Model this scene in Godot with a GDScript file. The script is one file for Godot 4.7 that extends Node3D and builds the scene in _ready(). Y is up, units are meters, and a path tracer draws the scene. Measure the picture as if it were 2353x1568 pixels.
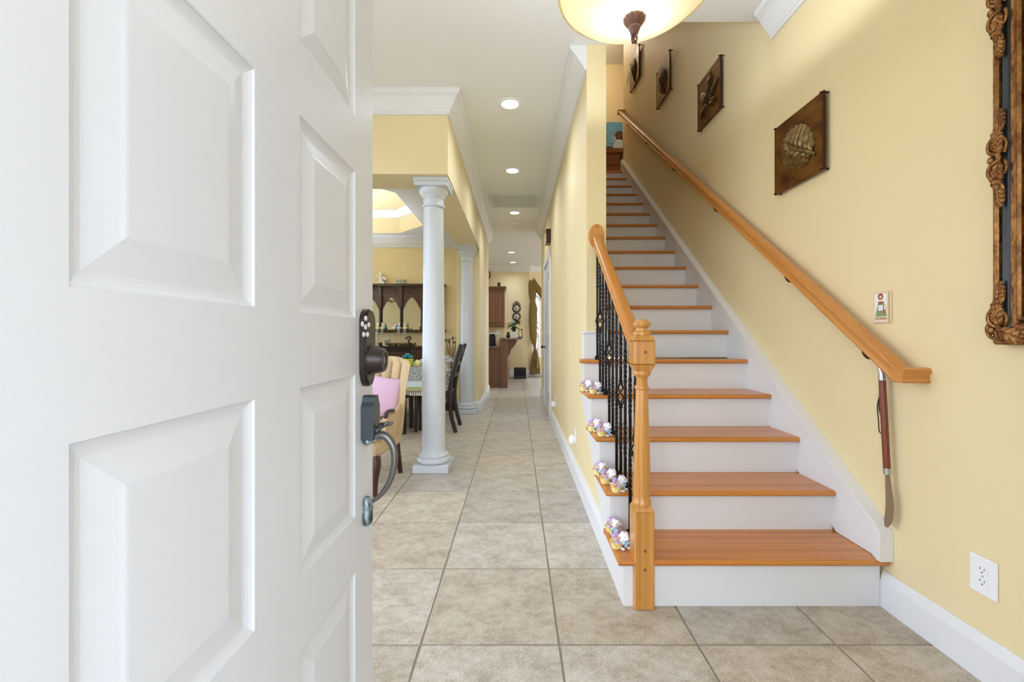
extends Node3D
# Entry hall seen from the front doorway: metres, y up, the hall runs along -z. "d" below is the distance from the doorway (z = -d).

const F := 974.0            # focal length in pixels of a 2353 x 1568 frame
const VX := 1187.0          # vanishing point of the hall in that frame
const VY := 771.0
const EYE := 1.134
const H := 3.08             # ceiling height
const RW := 1.54            # wall on the stair side
const HR := 0.469           # hall side of the stair wall
const HL := -0.557          # hall side of the beam and the dining wall
const D1 := 1.775           # first riser
const RUN := 0.253
const RISE := 0.193
const STEPS := 18

var M := {}
var org := {}
var used := {}
var rng := RandomNumberGenerator.new()
var noise := FastNoiseLite.new()

# ------------------------------------------------------------------ mesh builder
class MB:
	var v := PackedVector3Array()
	var n := PackedVector3Array()
	var uv := PackedVector2Array()

	func tri(a: Vector3, b: Vector3, c: Vector3, na: Vector3, nb: Vector3, nc: Vector3, ua := Vector2.ZERO, ub := Vector2.ZERO, uc := Vector2.ZERO) -> void:
		var g := (b - a).cross(c - a)
		if g.length_squared() < 1e-16:
			return
		if g.dot(na + nb + nc) > 0.0:
			v.append_array([a, c, b]); n.append_array([na, nc, nb]); uv.append_array([ua, uc, ub])
		else:
			v.append_array([a, b, c]); n.append_array([na, nb, nc]); uv.append_array([ua, ub, uc])

	func face(p: Array, hint: Vector3) -> void:
		var g := Vector3.ZERO
		for i in range(1, p.size() - 1):
			g += (p[i] - p[0]).cross(p[i + 1] - p[0])
		g = g.normalized()
		if g.dot(hint) < 0.0:
			g = -g
		for i in range(1, p.size() - 1):
			tri(p[0], p[i], p[i + 1], g, g, g)

	func quad_uv(a: Vector3, b: Vector3, c: Vector3, d: Vector3, hint: Vector3) -> void:
		# a bottom left, b bottom right, c top right, d top left
		tri(a, b, c, hint, hint, hint, Vector2(0, 1), Vector2(1, 1), Vector2(1, 0))
		tri(a, c, d, hint, hint, hint, Vector2(0, 1), Vector2(1, 0), Vector2(0, 0))

	func box(lo: Vector3, hi: Vector3, bev := 0.0) -> void:
		var a := Vector3(minf(lo.x, hi.x), minf(lo.y, hi.y), minf(lo.z, hi.z))
		var b := Vector3(maxf(lo.x, hi.x), maxf(lo.y, hi.y), maxf(lo.z, hi.z))
		var c := (a + b) * 0.5
		var h := (b - a) * 0.5
		var e := minf(bev, minf(h.x, minf(h.y, h.z)) * 0.9)
		var pt := func(s: Vector3, ax: int) -> Vector3:
			var k := h - Vector3(e, e, e)
			k[ax] = h[ax]
			return c + s * k
		for ax in 3:
			var o1 := (ax + 1) % 3
			var o2 := (ax + 2) % 3
			for sg in [-1.0, 1.0]:
				var q := []
				for w in [[-1.0, -1.0], [1.0, -1.0], [1.0, 1.0], [-1.0, 1.0]]:
					var s := Vector3.ZERO
					s[ax] = sg; s[o1] = w[0]; s[o2] = w[1]
					q.append(pt.call(s, ax))
				var nn := Vector3.ZERO
				nn[ax] = sg
				face(q, nn)
		if e <= 0.0:
			return
		for ax in 3:
			var o1 := (ax + 1) % 3
			var o2 := (ax + 2) % 3
			for s1 in [-1.0, 1.0]:
				for s2 in [-1.0, 1.0]:
					var sa := Vector3.ZERO
					sa[ax] = -1.0; sa[o1] = s1; sa[o2] = s2
					var sb := sa
					sb[ax] = 1.0
					var nn := Vector3.ZERO
					nn[o1] = s1; nn[o2] = s2
					face([pt.call(sa, o1), pt.call(sb, o1), pt.call(sb, o2), pt.call(sa, o2)], nn)
		for sx in [-1.0, 1.0]:
			for sy in [-1.0, 1.0]:
				for sz in [-1.0, 1.0]:
					var s := Vector3(sx, sy, sz)
					face([pt.call(s, 0), pt.call(s, 1), pt.call(s, 2)], s)

	func lathe(prof: Array, seg := 32, at := Vector3.ZERO, up := Vector3.UP) -> void:
		var ax := up.normalized()
		var ux := ax.cross(Vector3(0.31, 0.2, 0.93)).normalized()
		if absf(ax.y) > 0.999:
			ux = Vector3.RIGHT
		var uz := ux.cross(ax)
		var sn := []
		for i in prof.size() - 1:
			var t: Vector2 = prof[i + 1] - prof[i]
			sn.append(Vector2(t.y, -t.x).normalized())
		# outward when the profile runs upward
		var n0 := []
		var n1 := []
		for i in sn.size():
			var a: Vector2 = sn[i]
			var b: Vector2 = sn[i]
			if i > 0 and sn[i].dot(sn[i - 1]) > 0.72:
				a = (sn[i] + sn[i - 1]).normalized()
			if i < sn.size() - 1 and sn[i].dot(sn[i + 1]) > 0.72:
				b = (sn[i] + sn[i + 1]).normalized()
			n0.append(a); n1.append(b)
		for k in seg:
			var c0 := ux * cos(TAU * k / seg) + uz * sin(TAU * k / seg)
			var c1 := ux * cos(TAU * (k + 1) / seg) + uz * sin(TAU * (k + 1) / seg)
			for i in sn.size():
				var p: Vector2 = prof[i]
				var q: Vector2 = prof[i + 1]
				var a: Vector2 = n0[i]
				var b: Vector2 = n1[i]
				var pa := at + c0 * p.x + ax * p.y
				var pb := at + c1 * p.x + ax * p.y
				var pc := at + c1 * q.x + ax * q.y
				var pd := at + c0 * q.x + ax * q.y
				var na := c0 * a.x + ax * a.y
				var nb := c1 * a.x + ax * a.y
				var nc := c1 * b.x + ax * b.y
				var nd := c0 * b.x + ax * b.y
				tri(pa, pb, pc, na, nb, nc)
				tri(pa, pc, pd, na, nc, nd)

	func tube(path: Array, rad, seg := 8, caps := true) -> void:
		var m := path.size()
		var t0: Vector3 = (path[1] - path[0]).normalized()
		var u := t0.cross(Vector3(0.13, 0.97, 0.21)).normalized()
		if u.length() < 0.5:
			u = Vector3.RIGHT
		var rings := []
		var nrm := []
		for i in m:
			var t: Vector3 = (path[mini(i + 1, m - 1)] - path[maxi(i - 1, 0)]).normalized()
			u = (u - t * u.dot(t)).normalized()
			var w := t.cross(u)
			var r: float = rad[i] if rad is Array else rad
			var ring := []
			var rn := []
			for k in seg:
				var c := u * cos(TAU * k / seg) + w * sin(TAU * k / seg)
				ring.append(path[i] + c * r)
				rn.append(c)
			rings.append(ring); nrm.append(rn)
		for i in m - 1:
			for k in seg:
				var l := (k + 1) % seg
				tri(rings[i][k], rings[i][l], rings[i + 1][l], nrm[i][k], nrm[i][l], nrm[i + 1][l])
				tri(rings[i][k], rings[i + 1][l], rings[i + 1][k], nrm[i][k], nrm[i + 1][l], nrm[i + 1][k])
		if caps:
			face(rings[0], -t0)
			face(rings[m - 1], (path[m - 1] - path[m - 2]).normalized())

	func prism(poly: Array, o: Vector3, ax: Vector3, ay: Vector3, az: Vector3, t0: float, t1: float, smooth := 0.8) -> void:
		var m := poly.size()
		var area := 0.0
		for i in m:
			var p: Vector2 = poly[i]
			area += p.cross(poly[(i + 1) % m])
		var sg := 1.0 if area > 0.0 else -1.0
		var sn := []
		for i in m:
			var t: Vector2 = (poly[(i + 1) % m] - poly[i]).normalized()
			sn.append(Vector2(t.y, -t.x) * sg)
		for i in m:
			var a: Vector2 = sn[i]
			var b: Vector2 = sn[i]
			var pv: Vector2 = sn[(i + m - 1) % m]
			var nx: Vector2 = sn[(i + 1) % m]
			if a.dot(pv) > smooth:
				a = (a + pv).normalized()
			if b.dot(nx) > smooth:
				b = (b + nx).normalized()
			var p: Vector2 = poly[i]
			var q: Vector2 = poly[(i + 1) % m]
			var p0 := o + ax * p.x + ay * p.y
			var q0 := o + ax * q.x + ay * q.y
			var na := ax * a.x + ay * a.y
			var nb := ax * b.x + ay * b.y
			tri(p0 + az * t0, q0 + az * t0, q0 + az * t1, na, nb, nb)
			tri(p0 + az * t0, q0 + az * t1, p0 + az * t1, na, nb, na)
		var idx := Geometry2D.triangulate_polygon(PackedVector2Array(poly))
		for i in range(0, idx.size(), 3):
			for e in [[t0, -1.0], [t1, 1.0]]:
				var q := []
				for k in 3:
					var p: Vector2 = poly[idx[i + k]]
					q.append(o + ax * p.x + ay * p.y + az * e[0])
				face(q, az * e[1])

	func grid(p: Array, closed := false, hint := Vector3.ZERO, uvs := false) -> void:
		# p[row][col]; smooth; closed joins the last column to the first
		var r := p.size()
		var c: int = p[0].size()
		var nn := []
		for i in r:
			var row := []
			for j in c:
				var jl := (j + c - 1) % c if closed else maxi(j - 1, 0)
				var jr := (j + 1) % c if closed else mini(j + 1, c - 1)
				var du: Vector3 = p[i][jr] - p[i][jl]
				var dv: Vector3 = p[mini(i + 1, r - 1)][j] - p[maxi(i - 1, 0)][j]
				var g := du.cross(dv)
				if g.length_squared() < 1e-18:
					g = (p[i][jr] - p[i][jl]).cross(p[mini(i + 2, r - 1)][j] - p[maxi(i - 2, 0)][j])
				g = g.normalized() if g.length_squared() > 1e-20 else Vector3.UP
				row.append(g)
			nn.append(row)
		if hint != Vector3.ZERO:
			var s := 0.0
			for i in r:
				for j in c:
					s += nn[i][j].dot(hint)
			if s < 0.0:
				for i in r:
					for j in c:
						nn[i][j] = -nn[i][j]
		else:
			var mid := Vector3.ZERO
			for i in r:
				for j in c:
					mid += p[i][j]
			mid /= float(r * c)
			var s := 0.0
			for i in r:
				for j in c:
					s += nn[i][j].dot(p[i][j] - mid)
			if s < 0.0:
				for i in r:
					for j in c:
						nn[i][j] = -nn[i][j]
		var cc := c if closed else c - 1
		for i in r - 1:
			for j in cc:
				var l := (j + 1) % c
				var ua := Vector2(float(j) / cc, float(i) / (r - 1)) if uvs else Vector2.ZERO
				var ub := Vector2(float(j + 1) / cc, float(i) / (r - 1)) if uvs else Vector2.ZERO
				var uc := Vector2(float(j + 1) / cc, float(i + 1) / (r - 1)) if uvs else Vector2.ZERO
				var ud := Vector2(float(j) / cc, float(i + 1) / (r - 1)) if uvs else Vector2.ZERO
				tri(p[i][j], p[i][l], p[i + 1][l], nn[i][j], nn[i][l], nn[i + 1][l], ua, ub, uc)
				tri(p[i][j], p[i + 1][l], p[i + 1][j], nn[i][j], nn[i + 1][l], nn[i + 1][j], ua, uc, ud)

	func ball(c: Vector3, r: Vector3, seg := 12, b := Basis()) -> void:
		var rows := []
		var h := seg / 2 + 1
		for i in h + 1:
			var t := PI * i / h
			var row := []
			for j in seg:
				var a := TAU * j / seg
				row.append(c + b * (Vector3(sin(t) * cos(a), cos(t), sin(t) * sin(a)) * r))
			rows.append(row)
		for i in h:
			for j in seg:
				var l := (j + 1) % seg
				var nf := func(i2: int, j2: int) -> Vector3:
					var t := PI * i2 / h
					var a := TAU * j2 / seg
					return (b * (Vector3(sin(t) * cos(a), cos(t), sin(t) * sin(a)) / r)).normalized()
				tri(rows[i][j], rows[i][l], rows[i + 1][l], nf.call(i, j), nf.call(i, l), nf.call(i + 1, l))
				tri(rows[i][j], rows[i + 1][l], rows[i + 1][j], nf.call(i, j), nf.call(i + 1, l), nf.call(i + 1, j))

	func plan_sweep(path: Array, prof: Array, side: float, smooth := 0.75) -> void:
		# path: Vector2(x, z) polyline; prof: Vector2(projection from the wall, y); side +1 = to the left of travel seen from above
		var m := path.size()
		var dirs := []
		for i in m - 1:
			dirs.append((path[i + 1] - path[i]).normalized())
		var pts := []
		for i in m:
			var a: Vector2 = dirs[maxi(i - 1, 0)]
			var b: Vector2 = dirs[mini(i, m - 2)]
			var na := Vector2(a.y, -a.x) * side
			var nb := Vector2(b.y, -b.x) * side
			var mt := (na + nb).normalized()
			mt /= maxf(0.3, mt.dot(nb))
			var row := []
			for q in prof:
				row.append(Vector3(path[i].x + mt.x * q.x, q.y, path[i].y + mt.y * q.x))
			pts.append(row)
		for i in m - 1:
			var d: Vector2 = dirs[i]
			var pn := Vector3(d.y * side, 0, -d.x * side)
			var sn := []
			for k in prof.size() - 1:
				var t: Vector2 = prof[k + 1] - prof[k]
				var w := Vector2(-t.y, t.x).normalized()
				sn.append(w)
			var flip := 1.0
			var tot := 0.0
			for k in sn.size():
				tot += sn[k].x * (prof[k + 1] - prof[k]).length()
			if tot < 0.0:
				flip = -1.0
			for k in sn.size():
				var a: Vector2 = sn[k]
				var b: Vector2 = sn[k]
				if k > 0 and sn[k].dot(sn[k - 1]) > smooth:
					a = (sn[k] + sn[k - 1]).normalized()
				if k < sn.size() - 1 and sn[k].dot(sn[k + 1]) > smooth:
					b = (sn[k] + sn[k + 1]).normalized()
				var na := (pn * a.x + Vector3.UP * a.y) * flip
				var nb := (pn * b.x + Vector3.UP * b.y) * flip
				tri(pts[i][k], pts[i + 1][k], pts[i + 1][k + 1], na, na, nb)
				tri(pts[i][k], pts[i + 1][k + 1], pts[i][k + 1], na, nb, nb)
		for e in [0, m - 1]:
			var dd: Vector2 = dirs[0] if e == 0 else dirs[m - 2]
			var hint := Vector3(dd.x, 0, dd.y) * (-1.0 if e == 0 else 1.0)
			var poly := PackedVector2Array()
			for q in prof:
				poly.append(q)
			poly.append(Vector2(0, prof[prof.size() - 1].y))
			if absf(prof[0].x) > 1e-5:
				poly.append(Vector2(0, prof[0].y))
			var idx := Geometry2D.triangulate_polygon(poly)
			var nd := Vector2(dd.y, -dd.x) * side
			for i in range(0, idx.size(), 3):
				var q := []
				for k in 3:
					var p := poly[idx[i + k]]
					q.append(Vector3(path[e].x + nd.x * p.x, p.y, path[e].y + nd.y * p.x))
				face(q, hint)

	func blob(prims: Array, cell: float, k := 0.01) -> void:
		# prims: [a, b, ra, rb] tapered capsules joined by a smooth minimum, meshed as surface nets
		var lo := Vector3.ONE * 1e9
		var hi := -lo
		for p in prims:
			var m: float = maxf(p[2], p[3]) + k + cell * 2.0
			lo = lo.min(p[0] - Vector3.ONE * m).min(p[1] - Vector3.ONE * m)
			hi = hi.max(p[0] + Vector3.ONE * m).max(p[1] + Vector3.ONE * m)
		var s := Vector3i(((hi - lo) / cell).ceil()) + Vector3i.ONE
		var val := PackedFloat32Array()
		val.resize(s.x * s.y * s.z)
		for z in s.z:
			for y in s.y:
				for x in s.x:
					var q := lo + Vector3(x, y, z) * cell
					var acc := 1e3
					for p in prims:
						var ab: Vector3 = p[1] - p[0]
						var l := ab.length_squared()
						var t := clampf((q - p[0]).dot(ab) / l, 0.0, 1.0) if l > 1e-12 else 0.0
						var dd: float = (q - p[0] - ab * t).length() - lerpf(p[2], p[3], t)
						var hh := clampf(0.5 + 0.5 * (acc - dd) / k, 0.0, 1.0)
						acc = lerpf(acc, dd, hh) - k * hh * (1.0 - hh)
					val[x + s.x * (y + s.y * z)] = acc
		var at := func(x: int, y: int, z: int) -> float: return val[x + s.x * (y + s.y * z)]
		var cellv := {}
		var celln := {}
		for z in s.z - 1:
			for y in s.y - 1:
				for x in s.x - 1:
					var cnt := 0
					var sum := Vector3.ZERO
					var c := []
					for i in 8:
						c.append(at.call(x + (i & 1), y + ((i >> 1) & 1), z + (i >> 2)))
					var neg := 0
					for i in 8:
						if c[i] < 0.0:
							neg += 1
					if neg == 0 or neg == 8:
						continue
					for e in [[0, 1], [2, 3], [4, 5], [6, 7], [0, 2], [1, 3], [4, 6], [5, 7], [0, 4], [1, 5], [2, 6], [3, 7]]:
						var a: float = c[e[0]]
						var b: float = c[e[1]]
						if (a < 0.0) != (b < 0.0):
							var t := a / (a - b)
							var pa := Vector3(e[0] & 1, (e[0] >> 1) & 1, e[0] >> 2)
							var pb := Vector3(e[1] & 1, (e[1] >> 1) & 1, e[1] >> 2)
							sum += pa.lerp(pb, t)
							cnt += 1
					var id := x + s.x * (y + s.y * z)
					cellv[id] = lo + (Vector3(x, y, z) + sum / cnt) * cell
					celln[id] = Vector3(c[1] + c[3] + c[5] + c[7] - c[0] - c[2] - c[4] - c[6], c[2] + c[3] + c[6] + c[7] - c[0] - c[1] - c[4] - c[5], c[4] + c[5] + c[6] + c[7] - c[0] - c[1] - c[2] - c[3]).normalized()
		for z in range(1, s.z - 1):
			for y in range(1, s.y - 1):
				for x in range(1, s.x - 1):
					var a: float = at.call(x, y, z)
					for ax in 3:
						var w := Vector3i(x, y, z)
						w[ax] += 1
						var b: float = at.call(w.x, w.y, w.z)
						if (a < 0.0) == (b < 0.0):
							continue
						var ids := []
						for o in [[0, 0], [-1, 0], [-1, -1], [0, -1]]:
							var g := Vector3i(x, y, z)
							g[(ax + 1) % 3] += o[0]
							g[(ax + 2) % 3] += o[1]
							ids.append(g.x + s.x * (g.y + s.y * g.z))
						if not (cellv.has(ids[0]) and cellv.has(ids[1]) and cellv.has(ids[2]) and cellv.has(ids[3])):
							continue
						tri(cellv[ids[0]], cellv[ids[1]], cellv[ids[2]], celln[ids[0]], celln[ids[1]], celln[ids[2]])
						tri(cellv[ids[0]], cellv[ids[2]], cellv[ids[3]], celln[ids[0]], celln[ids[2]], celln[ids[3]])

# ------------------------------------------------------------------ scene helpers
func numbered(called: String) -> String:
	var k: int = used.get(called, 0)
	used[called] = k + 1
	return called if k == 0 else "%s_%03d" % [called, k]

func tag(o: Node3D, label: String, category: String, group := "", kind := "") -> Node3D:
	o.set_meta("label", label)
	if category:
		o.set_meta("category", category)
	if group:
		o.set_meta("group", group)
	if kind:
		o.set_meta("kind", kind)
	return o

# a thing at its base; its parts are given in world coordinates
func thing(called: String, label: String, category: String, base: Vector3, group := "", kind := "") -> Node3D:
	var o := Node3D.new()
	o.name = numbered(called)
	add_child(o)
	o.position = base
	org[o] = base
	return tag(o, label, category, group, kind)

# a thing whose parts are given in its own axes
func own(called: String, label: String, category: String, base: Vector3, turn := Basis(), group := "") -> Node3D:
	var o := thing(called, label, category, base, group)
	o.basis = turn
	org[o] = Vector3.ZERO
	return o

func mesh_of(b: MB, shift := Vector3.ZERO) -> ArrayMesh:
	var vv := b.v
	if shift != Vector3.ZERO:
		for i in vv.size():
			vv[i] -= shift
	var arr := []
	arr.resize(Mesh.ARRAY_MAX)
	arr[Mesh.ARRAY_VERTEX] = vv
	arr[Mesh.ARRAY_NORMAL] = b.n
	arr[Mesh.ARRAY_TEX_UV] = b.uv
	var me := ArrayMesh.new()
	me.add_surface_from_arrays(Mesh.PRIMITIVE_TRIANGLES, arr)
	return me

func part(parent: Node3D, called: String, b: MB, m: Material, label := "") -> MeshInstance3D:
	var o := MeshInstance3D.new()
	o.name = called
	var shift: Vector3 = org.get(parent, Vector3.ZERO)
	o.mesh = mesh_of(b, shift)
	o.material_override = m
	parent.add_child(o, true)
	org[o] = shift
	if label:
		o.set_meta("label", label)
	return o

func solid(called: String, b: MB, m: Material, label: String, category: String, group := "", kind := "") -> MeshInstance3D:
	var o := MeshInstance3D.new()
	o.name = numbered(called)
	var lo := Vector3.ONE * 1e9
	var hi := -lo
	for p in b.v:
		lo = lo.min(p); hi = hi.max(p)
	var base := Vector3((lo.x + hi.x) * 0.5, lo.y, (lo.z + hi.z) * 0.5)
	o.mesh = mesh_of(b, base)
	o.material_override = m
	add_child(o)
	o.position = base
	org[o] = base
	tag(o, label, category, group, kind)
	return o

func struct_box(called: String, x0: float, x1: float, y0: float, y1: float, d0: float, d1: float, m: Material, label := "") -> MeshInstance3D:
	var b := MB.new()
	b.box(Vector3(x0, y0, -d0), Vector3(x1, y1, -d1))
	return structure(called, b, m, label)

func structure(called: String, b: MB, m: Material, label := "") -> MeshInstance3D:
	var o := solid(called, b, m, label if label else called.replace("_", " "), "", "", "structure")
	return o

func px(x: float, y: float, d: float) -> Vector3:
	return Vector3((x - VX) * d / F, EYE - (y - VY) * d / F, -d)

func bx(x0: float, x1: float, y0: float, y1: float, d0: float, d1: float, bev := 0.0) -> MB:
	var b := MB.new()
	b.box(Vector3(x0, y0, -d0), Vector3(x1, y1, -d1), bev)
	return b

func arc(c: Vector3, u: Vector3, w: Vector3, r: float, a0: float, a1: float, steps: int) -> Array:
	var p := []
	for i in steps + 1:
		var a := lerpf(a0, a1, float(i) / steps)
		p.append(c + u * cos(a) * r + w * sin(a) * r)
	return p

func curve(pts: Array, steps := 6) -> Array:
	var out := []
	var m := pts.size()
	for i in m - 1:
		var p0: Vector3 = pts[maxi(i - 1, 0)]
		var p1: Vector3 = pts[i]
		var p2: Vector3 = pts[i + 1]
		var p3: Vector3 = pts[mini(i + 2, m - 1)]
		for k in steps:
			out.append(p1.cubic_interpolate(p2, p0, p3, float(k) / steps))
	out.append(pts[m - 1])
	return out

func ramp(a: float, b: float, steps: int) -> Array:
	var r := []
	for i in steps:
		r.append(lerpf(a, b, float(i) / (steps - 1)))
	return r

const WALL_IN := Basis(Vector3(0, 0, 1), Vector3(0, 1, 0), Vector3(-1, 0, 0))     # on a wall that faces -x: own x runs towards the door
const WALL_OUT := Basis(Vector3(0, 0, -1), Vector3(0, 1, 0), Vector3(1, 0, 0))    # on a wall that faces +x

# ------------------------------------------------------------------ materials
func c8(r: float, g: float, b: float) -> Color:
	return Color(r / 255.0, g / 255.0, b / 255.0)

func mat(called: String, col: Color, rough := 0.5, metal := 0.0, spec := 0.5) -> StandardMaterial3D:
	var m := StandardMaterial3D.new()
	m.resource_name = called
	m.albedo_color = col
	m.roughness = rough
	m.metallic = metal
	m.metallic_specular = spec
	M[called] = m
	return m

func tri_tex(m: StandardMaterial3D, t: Texture2D, scale: Vector3, world := false) -> void:
	m.albedo_texture = t
	m.uv1_triplanar = true
	m.uv1_world_triplanar = world
	m.uv1_triplanar_sharpness = 6.0
	m.uv1_scale = scale

func paint_image(w: int, h: int, f: Callable) -> ImageTexture:
	var im := Image.create(w, h, false, Image.FORMAT_RGB8)
	for y in h:
		for x in w:
			im.set_pixel(x, y, f.call(x, y))
	return ImageTexture.create_from_image(im)

func mix3(a: Color, b: Color, c: Color, t: float) -> Color:
	return a.lerp(b, clampf(t * 2.0, 0, 1)) if t < 0.5 else b.lerp(c, clampf(t * 2.0 - 1.0, 0, 1))

func ring_noise(x: float, y: float, w: float, h: float, fx: float, fy: float, o := 0.0) -> float:
	# repeats at the edges of the picture
	var u := fposmod(x, w) / w
	var v := fposmod(y, h) / h
	x = u * w
	y = v * h
	var a := noise.get_noise_2d(x * fx + o, y * fy)
	var b := noise.get_noise_2d((x - w) * fx + o, y * fy)
	var c := noise.get_noise_2d(x * fx + o, (y - h) * fy)
	var e := noise.get_noise_2d((x - w) * fx + o, (y - h) * fy)
	var k := lerpf(lerpf(a, b, u), lerpf(c, e, u), v)
	return k / sqrt((u * u + (1.0 - u) * (1.0 - u)) * (v * v + (1.0 - v) * (1.0 - v)))

func wood_tex(dark: Color, mid: Color, light: Color, upright: bool) -> ImageTexture:
	return paint_image(384, 384, func(x: int, y: int) -> Color:
		var a := float(y if upright else x)
		var b := float(x if upright else y)
		var warp := ring_noise(a, b, 384, 384, 0.5, 1.2) * 9.0
		var fine := ring_noise(a, b + warp, 384, 384, 0.35, 14.0)
		var wide := ring_noise(a, b + warp * 0.6, 384, 384, 0.12, 3.0, 900.0)
		var pores := ring_noise(a, b, 384, 384, 1.5, 60.0, 50.0)
		var t := 0.5 + fine * 0.28 + wide * 0.36
		var c := mix3(dark, mid, light, clampf(t, 0, 1))
		return c.lerp(dark, clampf((pores - 0.25) * 0.9, 0, 0.22)))

func make_materials() -> void:
	mat("wall_yellow", c8(232, 214, 168), 0.55)
	mat("ceiling_white", c8(232, 231, 228), 0.8)
	mat("trim_white", c8(228, 228, 228), 0.35)
	mat("door_white", c8(221, 222, 225), 0.33)
	mat("column_white", c8(200, 205, 211), 0.32)
	var stone := paint_image(512, 512, func(x: int, y: int) -> Color:
		var big := ring_noise(x, y, 512, 512, 0.6, 0.9)
		var med := ring_noise(x, y, 512, 512, 2.6, 3.4, 300.0)
		var fine := ring_noise(x, y, 512, 512, 11.0, 15.0, 700.0)
		var spot := ring_noise(x, y, 512, 512, 20.0, 26.0, 80.0)
		var t := 0.52 + big * 0.55 + med * 0.42 + fine * 0.42
		var c := mix3(c8(162, 150, 133), c8(188, 179, 164), c8(206, 200, 189), clampf(t, 0, 1))
		return c.lerp(c8(224, 219, 209), clampf((spot - 0.22) * 2.0, 0, 0.55)).lerp(c8(150, 133, 114), clampf((-spot - 0.25) * 1.6, 0, 0.4)))
	var tints := [c8(255, 255, 255), c8(248, 243, 236), c8(240, 238, 236), c8(255, 250, 244), c8(236, 236, 240), c8(246, 240, 230)]
	for i in 6:
		var m := mat("tile_%d" % i, tints[i], 0.42)
		tri_tex(m, stone, Vector3(1.3, 1.3, 1.3), true)
		m.uv1_offset = Vector3(0.37 * i, 0, 0.61 * i)
		m.heightmap_enabled = true
		m.heightmap_texture = stone
		m.heightmap_scale = 0.1
	mat("grout", c8(150, 138, 124), 0.9)
	var oak := wood_tex(c8(160, 96, 38), c8(202, 134, 60), c8(222, 162, 84), false)
	var oakv := wood_tex(c8(160, 104, 46), c8(202, 144, 70), c8(220, 168, 94), true)
	tri_tex(mat("oak_tread", c8(255, 246, 240), 0.32), oak, Vector3(0.6, 2.3, 2.3))
	tri_tex(mat("oak_rail", Color.WHITE, 0.28), oak, Vector3(0.8, 5.0, 5.0))
	tri_tex(mat("oak_post", c8(255, 250, 240), 0.3), oakv, Vector3(5.0, 0.8, 5.0))
	for k in ["oak_tread", "oak_rail", "oak_post"]:
		M[k].clearcoat_enabled = true
		M[k].clearcoat = 0.35
		M[k].clearcoat_roughness = 0.25
	mat("oak_plug", c8(138, 74, 36), 0.4)
	mat("iron", c8(26, 24, 24), 0.38, 0.6)
	mat("dark_bronze", c8(68, 61, 58), 0.36, 0.75)
	mat("slate_metal", c8(82, 90, 94), 0.4, 0.6)
	mat("pewter", c8(120, 120, 118), 0.35, 0.85)
	var patina := paint_image(128, 128, func(x: int, y: int) -> Color:
		var t := 0.5 + ring_noise(x, y, 128, 128, 5.0, 2.0) * 1.2
		return mix3(c8(70, 78, 80), c8(128, 140, 142), c8(186, 200, 202), clampf(t, 0, 1)))
	tri_tex(mat("pewter_worn", Color.WHITE, 0.45, 0.5), patina, Vector3(9, 9, 9))
	mat("key_white", c8(225, 225, 220), 0.4)
	mat("white_plastic", c8(238, 238, 238), 0.35)
	mat("slot_dark", c8(40, 38, 36), 0.6)
	mat("brass_dark", c8(70, 52, 36), 0.4, 0.7)
	var walnut := wood_tex(c8(40, 22, 14), c8(66, 38, 24), c8(92, 56, 36), false)
	var walnutv := wood_tex(c8(40, 22, 14), c8(66, 38, 24), c8(92, 56, 36), true)
	tri_tex(mat("walnut", Color.WHITE, 0.38), walnut, Vector3(1.2, 6, 6))
	tri_tex(mat("walnut_post", Color.WHITE, 0.38), walnutv, Vector3(6, 1.2, 6))
	tri_tex(mat("espresso", c8(150, 140, 140), 0.4), walnutv, Vector3(6, 1.2, 6))
	var cherry := wood_tex(c8(88, 54, 34), c8(118, 78, 52), c8(138, 96, 68), true)
	tri_tex(mat("cherry", Color.WHITE, 0.4), cherry, Vector3(3, 0.8, 3))
	tri_tex(mat("mahogany", c8(255, 190, 160), 0.35), walnutv, Vector3(6, 1.5, 6))
	tri_tex(mat("chest_wood", c8(255, 250, 240), 0.5), wood_tex(c8(92, 56, 32), c8(124, 80, 46), c8(150, 102, 62), false), Vector3(1.0, 3, 3))
	var plate := paint_image(128, 128, func(x: int, y: int) -> Color:
		var t := 0.5 + ring_noise(x, y, 128, 128, 1.0, 1.6) * 0.9
		return mix3(c8(64, 32, 8), c8(104, 64, 18), c8(128, 88, 30), clampf(t, 0, 1)))
	tri_tex(mat("plaque_copper", Color.WHITE, 0.42, 0.35), plate, Vector3(3.2, 3.2, 3.2))
	mat("plaque_edge", c8(60, 36, 20), 0.4, 0.5)
	tri_tex(mat("leaf_bronze", c8(190, 176, 140), 0.33, 0.55), plate, Vector3(5, 5, 5))
	M["leaf_bronze"].albedo_color = c8(255, 250, 235)
	M["leaf_bronze"].albedo_texture = paint_image(128, 128, func(x: int, y: int) -> Color:
		var t := 0.5 + ring_noise(x, y, 128, 128, 4.0, 4.0) * 1.1
		return mix3(c8(92, 74, 42), c8(120, 100, 62), c8(148, 128, 86), clampf(t, 0, 1)))
	tri_tex(mat("leaf_umber", c8(150, 130, 112), 0.34, 0.5), M["leaf_bronze"].albedo_texture, Vector3(5, 5, 5))
	var gilt := paint_image(256, 256, func(x: int, y: int) -> Color:
		var t := 0.62 + ring_noise(x, y, 256, 256, 3.0, 1.6) * 0.7 + ring_noise(x, y, 256, 256, 11.0, 7.0, 99.0) * 0.5
		return mix3(c8(96, 56, 34), c8(146, 104, 58), c8(196, 156, 100), clampf(t, 0, 1)))
	tri_tex(mat("gilt", c8(222, 206, 192), 0.4, 0.65), gilt, Vector3(4, 3, 4))
	mat("slate_blue", c8(46, 54, 60), 0.28)
	mat("mirror", c8(215, 218, 214), 0.03, 1.0)
	var glass := mat("window_glass", Color(1, 1, 1, 0.06), 0.02)
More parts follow.
